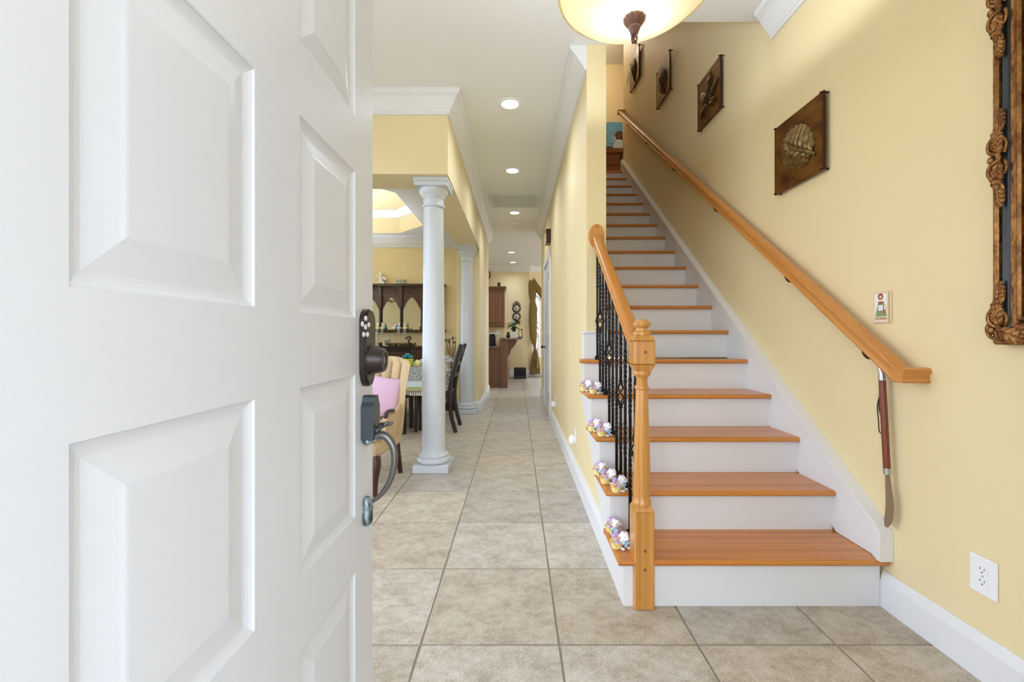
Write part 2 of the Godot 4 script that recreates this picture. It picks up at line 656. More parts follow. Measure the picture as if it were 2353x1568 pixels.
	glass.transparency = BaseMaterial3D.TRANSPARENCY_ALPHA
	var bowl := mat("alabaster_glass", c8(238, 222, 168), 0.3)
	bowl.backlight_enabled = true
	bowl.backlight = c8(88, 81, 60)
	var rimm := mat("bowl_lip", c8(245, 234, 190), 0.35)
	rimm.backlight_enabled = true
	rimm.backlight = c8(255, 240, 205)
	var bulb := mat("bulb_glow", c8(255, 246, 226), 0.4)
	bulb.emission_enabled = true
	bulb.emission = c8(255, 240, 212)
	bulb.emission_energy_multiplier = 2.0
	var down := mat("downlight_glow", c8(255, 250, 240), 0.4)
	down.emission_enabled = true
	down.emission = c8(255, 250, 238)
	down.emission_energy_multiplier = 2.5
	mat("resin_brown", c8(118, 82, 74), 0.45)
	var tweed := paint_image(256, 256, func(x: int, y: int) -> Color:
		var t := 0.5 + ring_noise(x, y, 256, 256, 22.0, 22.0) * 0.6
		var c := mix3(c8(178, 152, 112), c8(198, 172, 132), c8(212, 190, 152), clampf(t, 0, 1))
		var gx := (x + (16 if (y / 32) % 2 else 0)) % 32
		var gy := y % 32
		if (gx - 8) * (gx - 8) + (gy - 8) * (gy - 8) < 5:
			c = c8(122, 86, 60)
		return c)
	tri_tex(mat("tan_upholstery", Color.WHITE, 0.9), tweed, Vector3(6, 6, 6))
	M["tan_upholstery"].rim_enabled = true
	M["tan_upholstery"].rim = 0.2
	mat("tan_seam", c8(110, 78, 52), 0.9)
	mat("pink_cloth", c8(222, 186, 214), 0.9)
	mat("plush_white", c8(238, 234, 226), 0.95)
	var floral := paint_image(256, 256, func(x: int, y: int) -> Color:
		var t := 0.5 + ring_noise(x, y, 256, 256, 7.0, 7.0) * 1.5
		var k := ring_noise(x, y, 256, 256, 5.0, 5.0, 40.0)
		var c := mix3(c8(92, 104, 84), c8(170, 178, 172), c8(226, 230, 224), clampf(t, 0, 1))
		return c.lerp(c8(150, 132, 168), clampf(k * 1.6, 0, 0.7)))
	tri_tex(mat("floral_cloth", Color.WHITE, 0.85), floral, Vector3(3, 3, 3))
	var stripes := paint_image(64, 64, func(x: int, y: int) -> Color:
		return c8(150, 158, 96) if (x + y) % 16 < 8 else c8(206, 206, 150))
	tri_tex(mat("green_border_cloth", Color.WHITE, 0.85), stripes, Vector3(6, 6, 6))
	mat("pale_blue_cloth", c8(206, 222, 230), 0.8)
	mat("fringe_white", c8(228, 222, 206), 0.9)
	mat("porcelain", c8(240, 238, 232), 0.25)
	mat("pearl_white", c8(246, 242, 246), 0.22)
	mat("lilac", c8(196, 166, 214), 0.3)
	mat("pale_yellow", c8(240, 224, 150), 0.35)
	mat("honey", c8(222, 186, 110), 0.35)
	mat("baby_blue", c8(170, 212, 236), 0.3)
	mat("blush", c8(240, 196, 200), 0.35)
	mat("mint", c8(190, 224, 196), 0.4)
	mat("teal", c8(38, 128, 138), 0.5)
	mat("lime", c8(186, 196, 70), 0.5)
	mat("black_gloss", c8(18, 18, 20), 0.25)
	mat("black_matt", c8(24, 24, 26), 0.6)
	mat("silver", c8(190, 192, 190), 0.25, 0.9)
	mat("granite", c8(104, 84, 74), 0.2)
	tri_tex(M["granite"], paint_image(128, 128, func(x: int, y: int) -> Color:
		var t := 0.5 + ring_noise(x, y, 128, 128, 14.0, 14.0) * 1.4
		return mix3(c8(66, 50, 42), c8(118, 96, 84), c8(180, 160, 144), clampf(t, 0, 1))), Vector3(3, 3, 3))
	M["granite"].albedo_color = Color.WHITE
	mat("leaf_green", c8(52, 86, 44), 0.45)
	var cur := mat("curtain_sheer", c8(120, 98, 46), 0.8)
	cur.backlight_enabled = true
	cur.backlight = c8(150, 126, 66)
	mat("tassel_gold", c8(176, 150, 90), 0.7)
	mat("bark", c8(116, 104, 92), 0.9)
	mat("ground_outside", c8(150, 146, 132), 0.9)
	mat("vase_blue", c8(74, 88, 98), 0.2)
	mat("vent_white", c8(214, 214, 208), 0.5)
	mat("vent_dark", c8(86, 86, 82), 0.7)
	mat("cord_dark", c8(36, 34, 30), 0.7)
	mat("cane_wood", c8(120, 58, 34), 0.3)
	mat("horn_tan", c8(134, 112, 84), 0.35)
	mat("cream_stone", c8(222, 202, 170), 0.6)
	mat("black_ink", c8(30, 28, 28), 0.5)
	mat("dried_brown", c8(112, 92, 66), 0.9)
	mat("light_switch", c8(232, 226, 206), 0.4)

# ------------------------------------------------------------------ build
func _ready() -> void:
	rng.seed = 7
	noise.seed = 3
	noise.noise_type = FastNoiseLite.TYPE_SIMPLEX_SMOOTH
	noise.fractal_octaves = 3
	# camera: looks straight down the hall, lens slightly shifted
	var cam := Camera3D.new()
	cam.name = "camera"
	cam.projection = Camera3D.PROJECTION_FRUSTUM
	cam.near = 0.05
	cam.far = 80.0
	cam.size = 1568.0 / F * 0.05
	cam.frustum_offset = Vector2((1176.5 - VX) / F, -(784.0 - VY) / F) * 0.05
	cam.position = Vector3(0, EYE, 0)
	add_child(cam)
	# daylight
	var env := Environment.new()
	env.background_mode = Environment.BG_SKY
	var sm := ProceduralSkyMaterial.new()
	sm.sky_top_color = c8(216, 229, 250)
	sm.sky_horizon_color = c8(232, 242, 255)
	sm.ground_horizon_color = c8(226, 224, 218)
	sm.ground_bottom_color = c8(196, 192, 184)
	sm.energy_multiplier = SKY
	var sky := Sky.new()
	sky.sky_material = sm
	env.sky = sky
	env.tonemap_mode = Environment.TONE_MAPPER_LINEAR
	env.tonemap_exposure = 1.48
	env.sdfgi_enabled = true
	env.ssao_enabled = true
	env.ssil_enabled = true
	var we := WorldEnvironment.new()
	we.name = "daylight"
	we.environment = env
	add_child(we)
	make_materials()
	shell()
	moulding()
	floor_tiles()
	entry_door()
	stairs()
	railing()
	wall_rail()
	pendant()
	ceiling_fittings()
	columns()
	wall_pieces()
	figurines()
	foyer_chair()
	dining()
	kitchen()
	landing()

const SKY := 4.1

# the openings: [x0, x1, y0, y1] of a wall across the hall axis (constant d) or [d0, d1, y0, y1] of a wall along it
func pierced(called: String, along_x: bool, a0: float, a1: float, y1: float, t0: float, t1: float, holes: Array, label: String) -> void:
	var b := MB.new()
	var cuts := [a0]
	for h in holes:
		cuts.append(h[0]); cuts.append(h[1])
	cuts.append(a1)
	var put := func(p0: float, p1: float, q0: float, q1: float) -> void:
		if p1 - p0 < 0.001 or q1 - q0 < 0.001:
			return
		if along_x:
			b.box(Vector3(p0, q0, -t0), Vector3(p1, q1, -t1))
		else:
			b.box(Vector3(t0, q0, -p0), Vector3(t1, q1, -p1))
	for i in range(0, cuts.size(), 2):
		put.call(cuts[i], cuts[i + 1], 0.0, y1)
	for h in holes:
		put.call(h[0], h[1], 0.0, h[2])
		put.call(h[0], h[1], h[3], y1)
	structure(called, b, M["wall_yellow"], label)

func shell() -> void:
	var wy: Material = M["wall_yellow"]
	var cw: Material = M["ceiling_white"]
	# front wall behind the open door: doorway, and two unseen windows added for more daylight
	pierced("wall_front", true, -2.42, 1.66, H + 0.3, 0.06, 0.22, [[-1.9, -1.0, 0.3, 2.8], [-0.47, 0.52, 0.0, 2.2], [0.66, 0.98, 0.5, 2.2]], "yellow front wall around the entry doorway")
	structure("trim_1", doorway_trim(), M["trim_white"], "white painted frame of the entry doorway")
	window_unit("added_window_1", Vector3(0.82, 0.5, -0.14), 0.32, 1.7, Basis(), 1, 4, "added tall narrow sidelight window beside the entry doorway")
	window_unit("added_window_2", Vector3(-1.45, 0.3, -0.14), 0.9, 2.5, Basis(), 2, 4, "added foyer window in the front wall")
	struct_box("wall_right", RW, RW + 0.12, 0.0, 5.91, 0.06, 6.1, wy, "tall yellow wall along the staircase")
	struct_box("wall_hall_right", HR, 0.60, 0.0, 5.91, 2.84, 8.0, wy, "yellow wall between hall and staircase")
	# foyer left wall and the two beams that carry the columns
	pierced("wall_left", false, 0.22, 3.43, H, -2.42, -2.3, [[0.5, 3.2, 0.1, 2.9]], "yellow foyer wall behind the door with a wide added window")
	window_unit("added_window_8", Vector3(-2.36, 0.1, -1.85), 2.7, 2.8, Basis(Vector3.UP, PI / 2), 4, 4, "added wide foyer window behind the open door")  # added, hidden by the door: throws daylight onto the stair wall
	struct_box("wall_beam_front", -2.42, HL, 2.44, H, 3.43, 3.78, wy, "yellow dropped beam across the dining room opening")
	struct_box("wall_beam_hall", -0.866, HL, 2.44, H, 3.78, 6.38, wy, "yellow dropped beam along the hall")
	struct_box("wall_dining_front", -5.4, -2.42, 0.0, H, 3.43, 3.55, wy, "yellow front wall of the dining room")
	struct_box("wall_hall_left", -0.67, HL, 0.0, H, 6.38, 8.45, wy, "yellow wall at the far end of the hall")
	struct_box("wall_pier", -0.91, -0.67, 0.0, H, 6.38, 6.56, wy, "yellow pier beside the far white column")
	struct_box("wall_dining_back", -5.4, -0.67, 0.0, H, 8.33, 8.45, wy, "yellow back wall of the dining room")
	pierced("wall_dining_left", false, 3.43, 8.45, H, -5.52, -5.4, [[4.0, 5.7, 0.3, 2.7], [6.2, 7.9, 0.3, 2.7]], "yellow dining room wall with two added windows")
	window_unit("added_window_3", Vector3(-5.46, 0.3, -4.85), 1.7, 2.4, Basis(Vector3.UP, PI / 2), 3, 4, "added dining room window nearer the foyer")  # this and the next are unseen, added to bring daylight to the dining room
	window_unit("added_window_4", Vector3(-5.46, 0.3, -7.05), 1.7, 2.4, Basis(Vector3.UP, PI / 2), 3, 4, "added dining room window nearer the kitchen")
	# kitchen end
	struct_box("wall_kitchen_back", -3.2, 0.36, 0.0, H, 11.9, 12.02, wy, "yellow back wall of the kitchen")
	pierced("wall_kitchen_left", false, 8.45, 11.9, H, -3.2, -3.08, [[8.9, 11.2, 0.95, 2.7]], "yellow left wall of the kitchen with a wide added window")
	window_unit("added_window_9", Vector3(-3.14, 0.95, -10.05), 2.3, 1.75, Basis(Vector3.UP, PI / 2), 4, 4, "added wide window in the kitchen left wall")  # unseen opening added so daylight reaches the kitchen back wall
	struct_box("wall_kitchen_front", 0.60, 4.2, 0.0, H, 7.88, 8.0, wy, "yellow wall behind the staircase facing the kitchen")
	pierced("wall_kitchen_right", false, 7.88, 12.92, H, 4.2, 4.32, [[8.6, 10.2, 0.1, 2.6], [10.6, 12.4, 0.1, 2.6]], "yellow right wall of the breakfast nook with added glazed doors")
	window_unit("added_window_10", Vector3(4.26, 0.1, -9.4), 1.6, 2.5, Basis(Vector3.UP, PI / 2), 2, 4, "added glazed garden door of the nook")  # both garden doors are added out of view as daylight sources
	window_unit("added_window_11", Vector3(4.26, 0.1, -11.5), 1.8, 2.5, Basis(Vector3.UP, PI / 2), 2, 4, "added wide glazed garden door of the nook")
	bay_wall()
	# ceilings
	struct_box("ceiling", -2.42, RW, H, H + 0.3, 0.06, 2.63, cw, "white foyer ceiling")
	struct_box("ceiling_hall", -0.87, 0.60, H, H + 0.3, 2.63, 8.45, cw, "white hall ceiling with recessed lights")
	struct_box("ceiling_beam", -2.42, -0.87, H, H + 0.3, 2.63, 3.78, cw, "white foyer ceiling over the beam")
	struct_box("ceiling_strip", -5.4, -2.42, H, H + 0.3, 3.43, 3.78, cw, "white dining ceiling edge along the front wall")
	struct_box("floor_lawn", -16.0, -5.55, -0.3, -0.06, -9.0, 14.0, M["ground_outside"], "pale ground outside the added dining room windows")
	struct_box("floor_side_yard", -5.55, -2.43, -0.3, -0.06, 0.06, 3.42, M["ground_outside"], "pale ground outside the added foyer side window")
	struct_box("ceiling_kitchen", -3.2, 4.3, H, H + 0.3, 8.45, 12.9, cw, "white kitchen ceiling")
	dining_ceiling()
	# stairwell above the foyer ceiling
	struct_box("wall_upper_front", 0.60, RW, H + 0.3, 5.91, 2.51, 2.63, wy, "yellow wall above the foyer ceiling facing the stairs")
	struct_box("ceiling_upper", 0.45, 3.4, 5.91, 6.05, 2.5, 7.6, cw, "white ceiling above the stair landing")
	struct_box("wall_upper_back", 0.60, 3.4, 3.05, 5.91, 7.47, 7.6, wy, "yellow wall at the back of the upper landing")
	struct_box("wall_upper_right", 3.28, 3.4, 3.05, 5.91, 6.1, 7.47, wy, "yellow wall at the right of the upper landing")
	struct_box("wall_upper_side", RW + 0.12, 3.4, 3.05, 5.91, 5.98, 6.1, wy, "yellow wall at the near side of the upper landing")
	# outside
	struct_box("added_ceiling_porch", -0.9, 3.2, 2.95, 3.1, -2.6, 0.05, cw, "added white porch roof shading the doorway")  # unseen roof added to cut the sky light on the open door
	struct_box("floor_porch", -8.0, 8.0, -0.2, -0.03, -9.0, 0.06, M["ground_outside"], "pale concrete porch outside the front door")

func doorway_trim() -> MB:
	var b := MB.new()
	for s in [[-0.56, -0.47], [0.52, 0.61]]:
		b.box(Vector3(s[0], 0, -0.24), Vector3(s[1], 2.29, -0.22), 0.004)
	b.box(Vector3(-0.56, 2.2, -0.241), Vector3(0.61, 2.29, -0.22), 0.004)
	b.box(Vector3(0.50, 0, -0.06), Vector3(0.52, 2.2, -0.22))
	b.box(Vector3(-0.47, 2.18, -0.06), Vector3(0.52, 2.2, -0.22))
	return b

# own axes: x across, y up, z through the wall; at the middle of the sill
func window_unit(called: String, at: Vector3, w: float, h: float, turn: Basis, nx: int, ny: int, label: String) -> Node3D:
	var o := own(called, label, "", at, turn)
	o.set_meta("kind", "structure")
	var f := MB.new()
	for s in [-1.0, 1.0]:
		f.box(Vector3(s * w * 0.5, 0, -0.03), Vector3(s * (w * 0.5 - 0.045), h, 0.03), 0.003)
	var fw := w * 0.5 - 0.0455
	f.box(Vector3(-fw, 0, -0.03), Vector3(fw, 0.05, 0.03), 0.003)
	f.box(Vector3(-fw, h - 0.05, -0.03), Vector3(fw, h, 0.03), 0.003)
	f.box(Vector3(-fw, h * 0.5 - 0.025, -0.03), Vector3(fw, h * 0.5 + 0.025, 0.03), 0.003)
	part(o, "window_frame", f, M["trim_white"])
	var iw := w - 0.09
	for i in range(1, nx):
		var b := MB.new()
		var x := -iw * 0.5 + iw * i / nx
		b.box(Vector3(x - 0.009, 0.04, -0.014), Vector3(x + 0.009, h - 0.04, 0.014))
		part(o, "muntin", b, M["trim_white"])
	for j in range(1, ny):
		if j * 2 == ny:
			continue
		var b := MB.new()
		var y := h * j / ny
		b.box(Vector3(-iw * 0.5, y - 0.009, -0.013), Vector3(iw * 0.5, y + 0.009, 0.013))
		part(o, "muntin", b, M["trim_white"])
	var g := MB.new()
	g.face([Vector3(-iw * 0.5, 0.04, 0), Vector3(iw * 0.5, 0.04, 0), Vector3(iw * 0.5, h - 0.04, 0), Vector3(-iw * 0.5, h - 0.04, 0)], Vector3(0, 0, 1))
	part(o, "pane", g, M["window_glass"])
	return o

func bay_wall() -> void:
	# splayed wall of the breakfast nook with one window, then the flat back of the bay
	var s := Vector3(0.36, 0, -11.9)
	var u := Vector3(0.8, 0, -0.6)
	var nin := Vector3(-0.6, 0, -0.8)       # away from the room
	var b := MB.new()
	var seg := func(t0: float, t1: float, y0: float, y1: float) -> void:
		b.prism([Vector2(t0, y0), Vector2(t1, y0), Vector2(t1, y1), Vector2(t0, y1)], s, u, Vector3.UP, nin * -1.0 * -1.0, 0.0, 0.12)
	seg.call(-0.02, 0.1, 0.0, H)
	seg.call(0.1, 1.0, 0.0, 0.5)
	seg.call(0.1, 1.0, 2.5, H)
	seg.call(1.0, 1.5, 0.0, H)
	structure("wall_bay", b, M["wall_yellow"], "yellow splayed wall of the breakfast nook")
	pierced("wall_bay_back", true, 1.5, 4.3, H, 12.8, 12.92, [[1.8, 2.9, 0.5, 2.5], [3.05, 4.0, 0.5, 2.5]], "yellow back wall of the breakfast nook with added windows")
	window_unit("added_window_6", Vector3(2.35, 0.5, -12.86), 1.1, 2.0, Basis(), 3, 6, "added wide nook window in the bay")  # bay back windows are added, unseen, to let more daylight in
	window_unit("added_window_7", Vector3(3.525, 0.5, -12.86), 0.95, 2.0, Basis(), 3, 6, "added nook window at the far end of the bay")
	var turn := Basis(u, Vector3.UP, u.cross(Vector3.UP))
	window_unit("window_5", s + u * 0.55 + nin * 0.05 + Vector3(0, 0.5, 0), 0.9, 2.0, turn, 3, 6, "bright paned window behind the olive curtain")
	struct_box("floor_garden", -8.0, 10.0, -0.3, -0.05, 13.0, 26.0, M["ground_outside"], "pale ground outside the breakfast nook window")
	var spots := [[0.9, 15.2, 0.09], [1.25, 14.6, 0.05], [1.5, 17.0, 0.13], [0.7, 18.5, 0.12], [2.1, 16.0, 0.08], [1.1, 20.5, 0.16]]
	var lab := ["bare slim tree outside the nook window", "thin bare sapling outside the nook window", "stout bare tree outside the nook window", "bare grey tree further out beyond the nook window", "leaning bare tree outside the nook window", "thick bare tree at the back of the garden"]
	for i in spots.size():
		var t: Array = spots[i]
		var base := Vector3(t[0], -0.05, -t[1])
		var o := thing("bare_tree", lab[i], "tree", base, "bare trees outside the window")
		var tr := MB.new()
		tr.tube([base, base + Vector3(0.1, 2.0, 0.05), base + Vector3(0.05, 4.5, 0.1)], [t[2], t[2] * 0.7, t[2] * 0.3], 8)
		part(o, "trunk", tr, M["bark"])
		for k in 6:
			var br := MB.new()
			var y := 0.9 + 0.5 * k
			var a := rng.randf() * TAU
			var p := base + Vector3(0.06, y, 0.04)
			br.tube([p, p + Vector3(cos(a) * 0.5, 0.45, sin(a) * 0.5), p + Vector3(cos(a) * 0.9, 1.1, sin(a) * 0.9)], [t[2] * 0.4, t[2] * 0.25, 0.008], 6)
			part(o, "branch", br, M["bark"])

func dining_ceiling() -> void:
	# flat ring round an eight-sided recess
	var x0 := -5.4
	var x1 := -0.86
	var da := 3.78
	var db := 8.33
	var oct := [Vector2(-1.65, 5.78), Vector2(-1.65, 7.49), Vector2(-2.23, 8.07), Vector2(-3.9, 8.07), Vector2(-4.48, 7.49), Vector2(-4.48, 5.78), Vector2(-3.9, 5.2), Vector2(-2.23, 5.2)]
	var b := MB.new()
	var pt := func(p: Vector2, y: float) -> Vector3: return Vector3(p.x, y, -p.y)
	var r := [Vector2(x1, 5.78), Vector2(x1, 7.49), Vector2(x1, db), Vector2(-2.23, db), Vector2(-3.9, db), Vector2(x0, db), Vector2(x0, 7.49), Vector2(x0, 5.78), Vector2(x0, da), Vector2(-3.9, da), Vector2(-2.23, da), Vector2(x1, da)]
	var polys := [[r[0], r[1], oct[1], oct[0]], [r[1], r[2], r[3], oct[2], oct[1]], [r[3], r[4], oct[3], oct[2]], [r[4], r[5], r[6], oct[4], oct[3]], [r[6], r[7], oct[5], oct[4]], [r[7], r[8], r[9], oct[6], oct[5]], [r[9], r[10], oct[7], oct[6]], [r[10], r[11], r[0], oct[0], oct[7]]]
	for p in polys:
		var q := []
		for e in p:
			q.append(pt.call(e, H))
		b.face(q, Vector3.DOWN)
	b.box(Vector3(x0, H + 0.62, -da), Vector3(x1, H + 0.7, -db))
	structure("ceiling_dining", b, M["ceiling_white"], "white dining room ceiling around the tray recess")
	var w := MB.new()
	for i in 8:
		var a: Vector2 = oct[i]
		var c: Vector2 = oct[(i + 1) % 8]
		var mid := (a + c) * 0.5
		w.face([pt.call(a, H), pt.call(c, H), pt.call(c, 3.5), pt.call(a, 3.5)], Vector3(-3.07 - mid.x, 0, -6.64 + mid.y))
	var top := []
	for e in oct:
		top.append(pt.call(e, 3.5))
	w.face(top, Vector3.DOWN)
	structure("ceiling_tray", w, M["wall_yellow"], "yellow eight-sided tray recess in the dining ceiling")
	var cr := MB.new()
	var prof := [Vector2(0, 3.37), Vector2(0.012, 3.37), Vector2(0.015, 3.39), Vector2(0.05, 3.43), Vector2(0.085, 3.48), Vector2(0.1, 3.485), Vector2(0.1, 3.5)]
	for i in 8:
		var a: Vector2 = oct[i]
		var c: Vector2 = oct[(i + 1) % 8]
		cr.plan_sweep([Vector2(a.x, -a.y), Vector2(c.x, -c.y)], prof, 1.0)
	structure("trim_tray", cr, M["trim_white"], "white crown moulding inside the tray recess")

func crown_prof(top: float, drop: float, out: float) -> Array:
	var p := [[0.0, 1.0], [0.14, 1.0], [0.14, 0.88], [0.2, 0.855], [0.22, 0.8], [0.27, 0.77], [0.36, 0.7], [0.46, 0.6], [0.56, 0.48], [0.68, 0.36], [0.8, 0.285], [0.83, 0.28], [0.83, 0.22], [0.93, 0.2], [0.98, 0.14], [1.0, 0.1], [1.0, 0.0]]
	var r := []
	for e in p:
		r.append(Vector2(e[0] * out, top - e[1] * drop))
	return r

func base_prof(h: float, t: float) -> Array:
	return [Vector2(t, 0.0), Vector2(t, h - 0.036), Vector2(t - 0.002, h - 0.034), Vector2(t - 0.004, h - 0.018), Vector2(t - 0.009, h - 0.011), Vector2(t - 0.009, h - 0.006), Vector2(t - 0.013, h), Vector2(0.0, h)]

func moulding() -> void:
	var tw: Material = M["trim_white"]
	var cp := crown_prof(H, 0.165, 0.112)
	var b := MB.new()
	b.plan_sweep([Vector2(-2.3, -3.43), Vector2(HL, -3.43), Vector2(HL, -8.33)], cp, -1.0)
	structure("trim_2", b, tw, "white crown moulding along the beam and left side of the hall")
	b = MB.new()
	b.plan_sweep([Vector2(HR, -2.84), Vector2(HR, -7.97)], cp, 1.0)
	structure("trim_3", b, tw, "white crown moulding along the stair side of the hall")
	b = MB.new()
	b.plan_sweep([Vector2(RW, -0.22), Vector2(RW, -2.55)], cp, 1.0)
	structure("trim_4", b, tw, "white crown moulding on the foyer wall ending at the stairwell")
	b = MB.new()
	b.plan_sweep([Vector2(-5.4, -8.33), Vector2(-0.67, -8.33)], crown_prof(H, 0.22, 0.13), -1.0)
	structure("trim_5", b, tw, "white crown moulding on the dining room back wall")
	b = MB.new()
	b.plan_sweep([Vector2(-3.08, -11.9), Vector2(0.36, -11.9), Vector2(1.5, -12.755)], crown_prof(H, 0.16, 0.11), -1.0)
	structure("trim_6", b, tw, "white crown moulding on the kitchen back wall")
	# baseboards
	b = MB.new()
	b.plan_sweep([Vector2(RW, -0.22), Vector2(RW, -1.775)], base_prof(0.15, 0.018), 1.0)
	structure("baseboard_right", b, tw, "white baseboard on the wall by the foot of the stairs")
	b = MB.new()
	b.plan_sweep([Vector2(HR, -2.196), Vector2(HR, -5.68)], base_prof(0.15, 0.022), 1.0)
	structure("baseboard_hall_right", b, tw, "white baseboard on the stair side of the hall")
	b = MB.new()
	b.plan_sweep([Vector2(HR, -6.98), Vector2(HR, -8.0), Vector2(0.6, -8.0)], base_prof(0.15, 0.022), 1.0)
	structure("baseboard_hall_end", b, tw, "white baseboard beyond the hall closet door")
	b = MB.new()
	b.plan_sweep([Vector2(-0.91, -6.56), Vector2(-0.91, -6.38), Vector2(HL, -6.38), Vector2(HL, -8.45), Vector2(-0.9, -8.45)], base_prof(0.15, 0.02), -1.0)
	structure("baseboard_left", b, tw, "white baseboard around the pier and far hall wall")
	b = MB.new()
	b.plan_sweep([Vector2(-0.4, -11.9), Vector2(0.36, -11.9), Vector2(1.5, -12.755)], base_prof(0.15, 0.02), -1.0)
	structure("baseboard_kitchen", b, tw, "white baseboard on the kitchen back wall")
	b = MB.new()
	b.plan_sweep([Vector2(-5.4, -8.33), Vector2(-0.67, -8.33)], base_prof(0.15, 0.02), -1.0)
	structure("baseboard_dining", b, tw, "white baseboard on the dining room back wall")

func floor_tiles() -> void:
	var o := thing("floor", "beige stone-look tile floor laid in a square grid", "", Vector3.ZERO, "", "structure")
	var gb := bx(-2.42, 4.3, -0.25, -0.004, 0.05, 12.95)
	gb.box(Vector3(-5.5, -0.25, -3.43), Vector3(-2.42, -0.004, -12.0))
	part(o, "grout_bed", gb, M["grout"])
	var meshes := []
	for k in 3:
		var b := MB.new()
		var hs := 0.254 - 0.0035
		var top := []
		var low := []
		var inner := []
		var m := 4
		for side in 4:
			for i in m:
				var t := -1.0 + 2.0 * i / m
				var p := Vector2(t, -1.0)
				if i == 0:
					p = Vector2(-0.995, -0.995)
				p *= hs
				var j := rng.randf_range(-0.0016, 0.0012)
				p += Vector2(0, j)
				for s in side:
					p = Vector2(-p.y, p.x)
				low.append(Vector3(p.x, -0.005, p.y))
				top.append(Vector3(p.x * 0.997, -0.0012, p.y * 0.997))
				inner.append(Vector3(p.x * 0.988, 0.0, p.y * 0.988))
		var c := Vector3.ZERO
		var nn := low.size()
		for i in nn:
			var l := (i + 1) % nn
			var outw: Vector3 = low[i] + low[l]
			outw.y = 0
			b.face([low[i], low[l], top[l], top[i]], outw)
			var up := (outw.normalized() * 0.35 + Vector3.UP).normalized()
			b.tri(top[i], top[l], inner[l], up, up, Vector3.UP)
			b.tri(top[i], inner[l], inner[i], up, Vector3.UP, Vector3.UP)
			b.tri(inner[i], inner[l], c, Vector3.UP, Vector3.UP, Vector3.UP)
		meshes.append(mesh_of(b))
	var p := 0.508
	var cells := []
	for j in range(-1, 23):
		for i in range(-10, 4):
			var xa := -0.3508 + p * i
			var da := 1.5537 + p * (j - 1)
			if da < 0.05 or da > 12.6:
				continue
			var x := xa + p * 0.5
			var d := da + p * 0.5
			var ok := false
			if d < 3.5:
				ok = x > -2.3 and x < RW + 0.1
				if d > 2.0 and x > 0.75: ok = false
			elif d < 8.6:
				ok = x > -5.3 and x < 0.7 and (d < 8.2 or x > -0.9)
			else:
				ok = x > -0.9 and x < 1.3
			if ok:
				cells.append([x, d])
	for c in cells:
		var t := MeshInstance3D.new()
		t.name = "tile"
		t.mesh = meshes[rng.randi() % 3]
		t.material_override = M["tile_%d" % (rng.randi() % 6)]
		o.add_child(t, true)
		t.position = Vector3(c[0], 0, -c[1])
		t.rotation.y = PI * 0.5 * (rng.randi() % 4)

